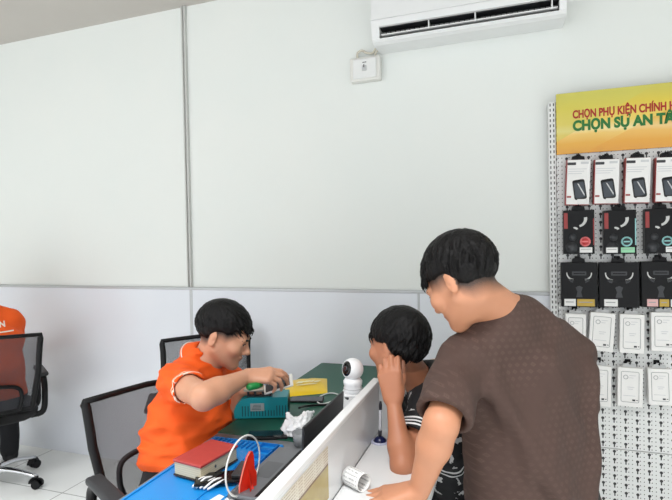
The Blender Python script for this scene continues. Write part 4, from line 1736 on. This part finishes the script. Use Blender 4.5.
    S.add(rcc(nb - nd * .07, nr + .034, nb + nd * .04, nr + .004, nb, ndt), .04)
    S.cut(rc(nb - nd * .01, nr + .001, nb + nd * .1, nr + .004), .004)
    (eL, dL, _), (eR, dR, _) = ends['L'], ends['R']

    def sleeve(x, y, z):
        q = np.full(x.shape, 1.)
        for end, dv, sh in ends.values():
            t = -((x - end[0]) * dv[0] + (y - end[1]) * dv[1] + (z - end[2]) * dv[2])
            r = np.sqrt(np.maximum((x - end[0]) ** 2 + (y - end[1]) ** 2 + (z - end[2]) ** 2 - t * t, 0))
            q = np.where((t > -.03) & (t < .12) & (r < .09), np.minimum(q, t), q)
        return q

    def side(x, y, z):
        return (x - chest[0]) * lat[0] + (y - chest[1]) * lat[1] + (z - chest[2]) * lat[2]

    def front(x, y, z):
        return (x - chest[0]) * fwd[0] + (y - chest[1]) * fwd[1]
    so = link('shirt', S.mesh('shirt', {'sleeve': sleeve, 'side': side, 'front': front}, relax=1), shirt['mat'], P)
    # neckline band or collar
    if shirt.get('collar'):
        e1 = nrm(lat - ndt * (lat @ ndt))
        e2 = np.cross(ndt, e1)
        if e2 @ fwd < 0:
            e2 = -e2
        if shirt['collar'] == 'band':
            b = MB()
            b.tube([nb - ndt * .006 + e1 * (nr + .0125) * math.cos(a) + e2 * (nr + .0125) * (1 + .06 * math.sin(a)) * math.sin(a) for a in np.linspace(0, 2 * PI, 40, endpoint=False)], .0085, n=8, closed=True, flat=(1.3, .55), up=ndt)
            b.obj('collar', shirt['mat'], P)
        else:
            # turned-down polo collar, open at the front
            b = MB()
            n_ = 44
            rings = []
            for (dr, dz) in ((.006, -.012), (.008, .02), (.013, .027), (.024, .02), (.050, -.022), (.047, -.026), (.020, .013), (.012, .015), (.011, -.012)):
                ring = []
                for i in range(n_ + 1):
                    a = PI / 2 + .22 + (2 * PI - .44) * i / n_
                    op = max(0., math.sin(a)) ** 2
                    rr_ = nr + dr
                    p = nb + e1 * rr_ * math.cos(a) + e2 * (rr_ + .012 * op) * math.sin(a) + ndt * (dz - (.016 * op if dz < 0 else .006 * op))
                    ring.append(b.bm.verts.new(p))
                rings.append(ring)
            for A_, B_ in zip(rings, rings[1:] + rings[:1]):
                for i in range(n_):
                    b.bm.faces.new((A_[i], A_[i + 1], B_[i + 1], B_[i])).smooth = True
            b.bm.faces.new([r[0] for r in rings]); b.bm.faces.new([r[-1] for r in reversed(rings)])
            b.obj('collar', shirt.get('cmat', shirt['mat']), P)
            b = MB()
            for dr, dz in ((.0475, -.0165), ):
                b.tube([nb + e1 * (nr + dr) * math.cos(a) + e2 * (nr + dr + .012 * max(0., math.sin(a)) ** 2) * math.sin(a) + ndt * (dz - .010 * max(0., math.sin(a)) ** 2) for a in np.linspace(PI / 2 + .3, PI / 2 + 2 * PI - .3, 44)], .0022, n=6)
            b.obj('collar_stripe', shirt['stripe'], P)
    # ---------------- trousers and shoes
    lo3, hi3 = body_bounds([pel, J['hipL'], J['hipR'], J['knL'], J['knR'], J['anL'], J['anR']], .15)
    T = Field(*[axis_grid(lo3[i], hi3[i], .013) for i in range(3)])
    T.add(ec(R_(pel, chest, J.get('waist', .05)), (tw + .002, td + .002), R_(pel, chest, -.1), (tw + .012, td + .014), lat), .05)
    for s in 'LR':
        hp, kn, an = V(J['hip' + s]), V(J['kn' + s]), V(J['an' + s])
        T.add(rc(hp, .094, kn, .07), .03)
        T.add(rc(kn, .07, an, .056), .02)
    T.warp(folds(11, (22, 22, 22), .004))
    link('trousers', T.mesh('trousers', relax=1), J.get('pants', M_jeans), P)
    for s in 'LR':
        an, toe = V(J['an' + s]), V(J['toe' + s])
        c = (an + toe) / 2
        d = nrm((toe - an) * V((1, 1, 0)))
        Q = Field(*[axis_grid(q - .2, q + .2, .011) for q in (c[0], c[1])], axis_grid(-.004, .13, .008))
        Q.add(rc(an + V((0, 0, -.03)), .042, toe + d * .03 + V((0, 0, .004)), .034), .02)
        Q.add(rc(an + V((0, 0, .0)), .046, an + V((0, 0, -.03)), .042), .02)
        Q.keep(lambda x, y, z: .002 - z + 0 * x + 0 * y, .004)
        link('shoe', Q.mesh('shoe'), M_shoe, P)
    return P, so


RT = V((math.cos(yaw), -math.sin(yaw), 0))        # along the counter front, seen from the shop floor
GW = V((math.sin(yaw), math.cos(yaw), 0))
UP = V((0, 0, 1))


def zt(h):
    fr, te, ea, be, na = h['front'], h['temple'], h['ear'], h['behind'], h['nape']
    return np.array([fr, fr - .006, (fr + te) / 2, te, ea, ea - .004, be, na + .006, na])


def leg_joints(J, pel, lat, f, hipw, kn_off, an_off):
    """seated or standing legs from hip, knee and ankle offsets along (f, up)"""
    pel, lat, f = V(pel), nrm(lat), nrm(f)
    for s, q in (('L', -1), ('R', 1)):
        hp = pel + lat * hipw * q - UP * .02
        kn = hp + f * kn_off[0] + UP * kn_off[1] + lat * q * kn_off[2]
        an = V((kn + f * an_off[0] + lat * q * an_off[1]))
        an[2] = .075
        toe = an + f * .15
        toe[2] = .034
        J['hip' + s], J['kn' + s], J['an' + s], J['toe' + s] = hp, kn, an, toe


# ---- the man in orange repairing a phone
def polo_mat(name, c, stripe):
    t = NT(name)
    at = t.attr('sleeve')
    s1 = t.math('MULTIPLY', t.math('GREATER_THAN', at, .006), t.math('LESS_THAN', at, .0105))
    s2 = t.math('MULTIPLY', t.math('GREATER_THAN', at, .016), t.math('LESS_THAN', at, .0185))
    n = t.noise(9, 3)
    base = t.mix(n, lin(c), lin(tuple(min(255, q + 8) for q in c)))
    t.l(t.mix(t.math('MAXIMUM', s1, s2), base, lin(stripe)), t.b.inputs['Base Color'])
    t.b.inputs['Roughness'].default_value = .75
    t.bump(t.noise(700, 1), .12, .0008)
    return t.m


M_orange = polo_mat('orange_polo', (240, 88, 6), (250, 226, 206))
M_stripe = mat('white_piping', (246, 232, 220), .6)
J = dict(pel=(-1.1866,1.562,0.538), chest=(-1.1598,1.5967,0.7798), neck=(-1.1275,1.6435,0.9934), shR=(-1.1283,1.4942,0.9526), shL=(-1.1199,1.7923,0.8751),
         elR=(-0.9186,1.3398,0.9664), wrR=(-0.8775,1.5343,0.9815), elL=(-1.0929,1.7887,0.7365), wrL=(-1.0254,1.7509,0.8652))
ft = RT * .85 - GW * .5
J['lat'] = nrm(np.cross(ft, UP))
J['tw'], J['td'], J['neck_r'], J['waist'] = .152, .108, .052, .3
leg_joints(J, J['pel'], J['lat'], RT * .95 + GW * .1, .085, (.40, -.03, .02), (.02, .01))
Hd = Head((-1.0436,1.664,1.1004), RT * math.cos(.42) - UP * math.sin(.42) - GW * .04, roll=0., k=1.0)
h = dict(front=.058, temple=.016, ear=.022, behind=-.01, nape=-.036, lift=1.15, n=620, fringe=.032, seed=4)
h['zt'] = zt(h)
h['fade'] = .03
hands = [(J['wrR'], RT * .97 + UP * .03 + GW * .15, UP * .85 - GW * .45, GW, dict(fc=((.35, .45, .3), (.45, .55, .35), (.6, .7, .4), (.75, .8, .5)), thumb_dir=RT * .8 - UP * .5 + GW * .1, k=.95)),
         (J['wrL'], RT * .95 + UP * .06 - GW * .05, -UP * .85 + GW * .3, GW, dict(curl=(.2, .35, .25), k=.95))]
P1, _s = make_person('seated man in an orange polo shirt bending over a phone repair', J, Hd, skin_mat('skin_light_tan', (212, 158, 128), (202, 146, 116), (176, 104, 92)), hands, h,
                dict(mat=M_orange, cmat=M_orange, stripe=M_stripe, collar='polo', sl=.46, sr=.06, hem=tuple(V(J['pel']) + V((-.0, -.0, .115))), hemdir=(.25, 0, -1), flare=.014, seed=21, fa=.004, fs=(24, 24, 40), ridge=((13, 13, 26), .012), vdrop=.5, nup=.03, bulk=[(rc((-1.1745,1.6369,0.9451), .066, (-1.2143,1.6101,0.8088), .1), .06)]))

# green tweezers / screwdriver in his hand
gt = thing('green_screwdriver', 'green handled tool held in the seated man\'s right hand', 'tool', (0, 0, 0))
a, c = Vector((-0.8521,1.4951,0.9577)), Vector((-0.8201,1.5433,0.957))
b = MB(); b.tube([a, a.lerp(c, .15), a.lerp(c, .6), c], [.007, .0125, .0125, .008], n=14); b.obj('handle', mat('green_grip', (22, 132, 62), .35), gt)
b = MB(); b.tube([c, c + (c - a).normalized() * .05 + Vector((0, 0, -.006))], [.003, .0018], n=8); b.obj('shaft', M_chrome, gt)


# ---- the customer in the striped black shirt, cheek on his fist
def dark_shirt_mat():
    t = NT('black_white_print_shirt')
    at = t.attr('sleeve')
    st_ = None
    for a0, a1 in ((.006, .012), (.019, .025), (.032, .038)):
        s_ = t.math('MULTIPLY', t.math('GREATER_THAN', at, a0), t.math('LESS_THAN', at, a1))
        st_ = s_ if st_ is None else t.math('MAXIMUM', st_, s_)
    sd = t.attr('side')
    line = t.math('LESS_THAN', t.math('ABSOLUTE', t.math('SUBTRACT', t.math('ABSOLUTE', sd), .118)), .003)
    line2 = t.math('LESS_THAN', t.math('ABSOLUTE', t.math('SUBTRACT', t.math('ABSOLUTE', sd), .105)), .002)
    nz = t.math('GREATER_THAN', t.noise(26, 4), .585)
    nofl = t.math('GREATER_THAN', at, .06)
    k = t.math('MAXIMUM', st_, t.math('MULTIPLY', nofl, t.math('MAXIMUM', t.math('MAXIMUM', line, line2), t.math('MULTIPLY', nz, .75))))
    t.l(t.mix(k, lin((20, 20, 24)), lin((224, 224, 224))), t.b.inputs['Base Color'])
    t.b.inputs['Roughness'].default_value = .75
    return t.m


M_dshirt = dark_shirt_mat()
J = dict(pel=(-0.1951,1.928,0.538), chest=(-0.2196,1.7864,0.7935), neck=(-0.2826,1.6879,0.9592), shL=(-0.2394,1.6175,0.9168), shR=(-0.3179,1.8486,0.8554),
         elL=(-0.2983,1.4044,0.799), wrL=(-0.3415,1.4927,0.9564), elR=(-0.3793,1.7817,0.6756), wrR=(-0.3573,1.6003,0.7624))
ft = nrm(-RT * .95 + GW * .25)
J['lat'] = nrm(np.cross(ft, UP))
J['tw'], J['td'], J['neck_r'], J['arm_k'] = .138, .09, .05, .8
leg_joints(J, J['pel'], J['lat'], -RT * .9 + GW * .3, .08, (.36, -.12, .02), (-.05, .0))
fh = -RT * .66 + GW * .75
Hd = Head((-0.3518,1.6187,1.1016), nrm(fh) * math.cos(.16) - UP * math.sin(.16), roll=math.radians(-4), k=.98)
h = dict(front=.045, temple=.012, ear=.012, behind=-.052, nape=-.09, lift=1.25, n=700, fringe=.03, seed=9)
h['zt'] = zt(h)
h['fade'] = .0
hn = -GW * .93 - RT * .3
hands = [(J['wrL'], UP * .97 + GW * .1 - RT * .12, hn, RT, dict(fc=((.4, 1.35, .9), (.4, 1.4, .9), (.45, 1.4, .9), (.55, 1.4, .9)), spread=.03, thumb_dir=UP * .8 + GW * .35 + RT * .3, k=.98)),
         (J['wrR'], -RT * .6 - GW * .75 - UP * .05, UP * .8 - RT * .35, RT * .6 - GW * .2, dict(fc=((.9, 1.1, .6),) * 4, k=.95))]
P2, _s = make_person('young man in a black and white shirt resting his cheek on his fist', J, Hd, skin_mat('skin_brown', (190, 128, 96), (176, 114, 84), (150, 84, 74)), hands, h,
                dict(mat=M_dshirt, cmat=M_dshirt, stripe=M_stripe, collar='polo', sl=.62, sr=.066, hem=tuple(V(J['pel']) + V((0, 0, -.03))), flare=.02, seed=31, fa=.004, fs=(30, 30, 30), vdrop=.45, nup=.03))


# ---- the customer standing in the brown T-shirt
def brown_mat():
    t = NT('brown_monogram_cotton')
    x, y, z = t.sep(t.obj())
    sd = t.attr('side')

    def cell(v, p, o=0.):
        return t.math('SUBTRACT', t.math('FRACT', t.math('ADD', t.math('DIVIDE', v, p), o)), .5)
    row = t.math('FLOOR', t.math('DIVIDE', z, .017))
    odd = t.math('MULTIPLY', t.math('MODULO', row, 2.), .5)
    cx, cz = t.math('SUBTRACT', t.math('FRACT', t.math('ADD', t.math('DIVIDE', sd, .02), odd)), .5), cell(z, .017)
    d = t.math('ADD', t.math('ABSOLUTE', cx), t.math('ABSOLUTE', cz))
    ring = t.math('LESS_THAN', t.math('ABSOLUTE', t.math('SUBTRACT', d, .25)), .09)
    dot = t.math('LESS_THAN', d, .08)
    k = t.math('MAXIMUM', ring, dot)
    wear = t.noise(7, 3)
    k = t.math('MULTIPLY', k, t.math('MULTIPLY', t.math('SUBTRACT', wear, .3), .75))
    n = t.noise(5, 4)
    base = t.mix(n, lin((68, 50, 44)), lin((78, 58, 51)))
    t.l(t.mix(k, base, lin((112, 90, 80))), t.b.inputs['Base Color'])
    t.b.inputs['Roughness'].default_value = .85
    t.bump(t.noise(800, 1), .15, .0008)
    return t.m


M_brown = brown_mat()
J = dict(pel=(0.0619,1.523,0.7247), chest=(0.023,1.5363,1.0421), neck=(0.0034,1.5117,1.238), shL=(-0.1274,1.3844,1.1047), shR=(0.1724,1.6633,1.0958),
         elL=(-0.1603,1.2071,1.0051), wrL=(-0.2241,1.2504,0.8117), elR=(0.2154,1.8638,0.8071), wrR=(0.0265,1.8579,0.5938))
ft = nrm(GW * .9 - RT * .42)
J['lat'] = nrm(np.cross(ft, UP))
J['tw'], J['td'], J['neck_r'], J['sg'] = .18, .12, .059, .017
leg_joints(J, J['pel'], J['lat'], ft, .095, (.06, -.37, .02), (-.05, .01))
fh = -RT * .67 + GW * .74
Hd = Head((-0.1248,1.3947,1.3359), nrm(fh) * math.cos(.6) - UP * math.sin(.6), roll=0., k=1.0)
h = dict(front=.045, temple=.022, ear=.024, behind=-.02, nape=-.044, lift=1.65, n=760, fringe=.03, seed=14)
h['zt'] = zt(h)
h['fade'] = .04
hands = [(J['wrL'], -RT * .95 - UP * .2 + GW * .12, UP * .95 - RT * .15 - GW * .1, GW, dict(curl=(.12, .2, .15), k=1.0)),
         (J['wrR'], -RT * .9 + GW * .1 - UP * .1, GW * .8 + UP * .2, UP, dict(curl=(.4, .5, .4), k=1.))]
pl, ch, nk = V(J['pel']), V(J['chest']), V(J['neck'])
bk = -ft
wr_ = [
    # folds that run from the arm pits and hang down the back
    (rc(V(J['shL']) + bk * .09 - UP * .05 + J['lat'] * .03, .012, pl - J['lat'] * .05 + bk * .145 + UP * .05, .02), .05, True),
    (rc(V(J['shR']) + bk * .10 - UP * .03 - J['lat'] * .02, .014, pl + J['lat'] * .06 + bk * .13, .02), .05, True),
    (rc(ch + bk * .165 - J['lat'] * .03, .012, pl + bk * .175 + J['lat'] * .02, .006), .04, False),
]
P3, _s = make_person('man in a brown T-shirt seen from behind, leaning on the counter', J, Hd, skin_mat('skin_warm_tan', (203, 145, 112), (192, 132, 100), (168, 98, 84)), hands, h,
                dict(mat=M_brown, collar='band', sl=.9, slR=.7, sr=.071, hem=tuple(V(J['pel']) + V((0, 0, -.10))), flare=.018, seed=41, fa=.0035, fs=(28, 28, 12), ridge=((13, 13, 5), .012), h=.0065, nb=(-0.0394,1.4814,1.2611), ndt=UP * .97 + ft * .12 - RT * .1, wr=wr_))

# ---- the second man in orange at the left edge
cc = V((-2.96, 2.13, 0))
f4 = nrm(V((-.84, .54, 0)))
l4 = nrm(np.cross(f4, UP))
J = dict(pel=cc + UP * .58 - f4 * .04, chest=cc + UP * .87 + f4 * .03, neck=cc + UP * 1.09 + f4 * .14 - l4 * .05, shR=cc + UP * .985 + f4 * .11 + l4 * .12, shL=cc + UP * 1.03 + f4 * .13 - l4 * .22,
         lat=l4)
for s, q in (('R', 1), ('L', -1)):
    J['el' + s] = J['sh' + s] + f4 * .14 - UP * .24 + l4 * q * .03
    J['wr' + s] = J['el' + s] + f4 * .22 - UP * .05 - l4 * q * .06
J['tw'], J['td'], J['neck_r'] = .148, .1, .053
leg_joints(J, J['pel'], l4, f4, .085, (.40, -.03, .02), (.02, .01))
Hd = Head(J['neck'] + f4 * .10 + UP * .11 - l4 * .03, f4 * math.cos(.35) - UP * math.sin(.35), k=1.)
h = dict(front=.055, temple=.03, ear=.022, behind=-.02, nape=-.05, lift=1., n=300, fringe=.02, seed=24)
h['zt'] = zt(h)
h['fade'] = .03
hands = [(J['wr' + s], f4 * .9 - UP * .2, UP, l4 * -q, dict(curl=(.3, .4, .3))) for s, q in (('R', 1), ('L', -1))]
P4, shirt4 = make_person('person in an orange polo at the left picture edge, seen from behind', J, Hd, bpy.data.materials['skin_light_tan'], hands, h,
                dict(mat=M_orange, cmat=M_orange, stripe=M_stripe, collar='polo', sl=.55, sr=.068, hem=tuple(V(J['pel']) + V((0, 0, -.02))), flare=.02, seed=51, fa=.004, fs=(30, 30, 30), vdrop=.45, nup=.03, h=.009))
# white lettering across the back of that shirt, laid onto the cloth
from mathutils.bvhtree import BVHTree
bv = BVHTree.FromPolygons([v.co[:] for v in shirt4.data.vertices], [p.vertices[:] for p in shirt4.data.polygons])
oc = V(J['chest']) + UP * .105
Mx = Matrix(((l4[0], 0, -f4[0], oc[0]), (l4[1], 0, -f4[1], oc[1]), (0, 1, 0, oc[2]), (0, 0, 0, 1)))


def lay(o, eps):
    for v in o.data.vertices:
        hit = bv.ray_cast(v.co - Vector(f4) * .4, Vector(f4))
        if hit[0]:
            v.co = hit[0] - Vector(f4) * eps


tx = text_mesh('lettering', 'AN', .042, M_stripe, P4, Mx @ Matrix.Translation((.02, 0, 0)), 0., .0016)
lay(tx, .0015)
b = MB()
for i in range(12):
    x0, x1 = .0 + .01 * i, .0 + .01 * (i + 1)
    b.poly([Mx @ Vector(p) for p in ((x0, -.03, 0), (x1, -.03, 0), (x1, -.023, 0), (x0, -.023, 0))])
u_ = b.obj('lettering_underline', M_stripe, P4)
lay(u_, .0015)


# ------------------------------------------------------------------ light: the shop's ceiling lamps and the open street front
def area(name, loc, sx, sy, power, rot=(0, 0, 0), c=(1, 1, 1)):
    l = bpy.data.lights.new(name, 'AREA')
    l.shape = 'RECTANGLE'; l.size = sx; l.size_y = sy; l.energy = power; l.color = c; l.spread = 1.95
    o = bpy.data.objects.new(name, l); COL.objects.link(o)
    o.location = loc; o.rotation_euler = rot
    return o


for x in (-4.3, -2.3, -.3, 1.5):
    for y in (.3, -1.3):
        area('ceiling_lamp', (x, y, CZ - .03), .6, .6, 17, c=(.985, .99, 1))
wd = bpy.data.worlds.new('world'); SC.world = wd; wd.use_nodes = True
bg = wd.node_tree.nodes['Background']
bg.inputs[0].default_value = (.93, .96, 1, 1); bg.inputs[1].default_value = 1.75
SC.view_settings.view_transform = 'Standard'
SC.view_settings.look = 'None'
SC.view_settings.exposure = .16
SC.view_settings.gamma = 1.
SC.view_settings.use_curve_mapping = False
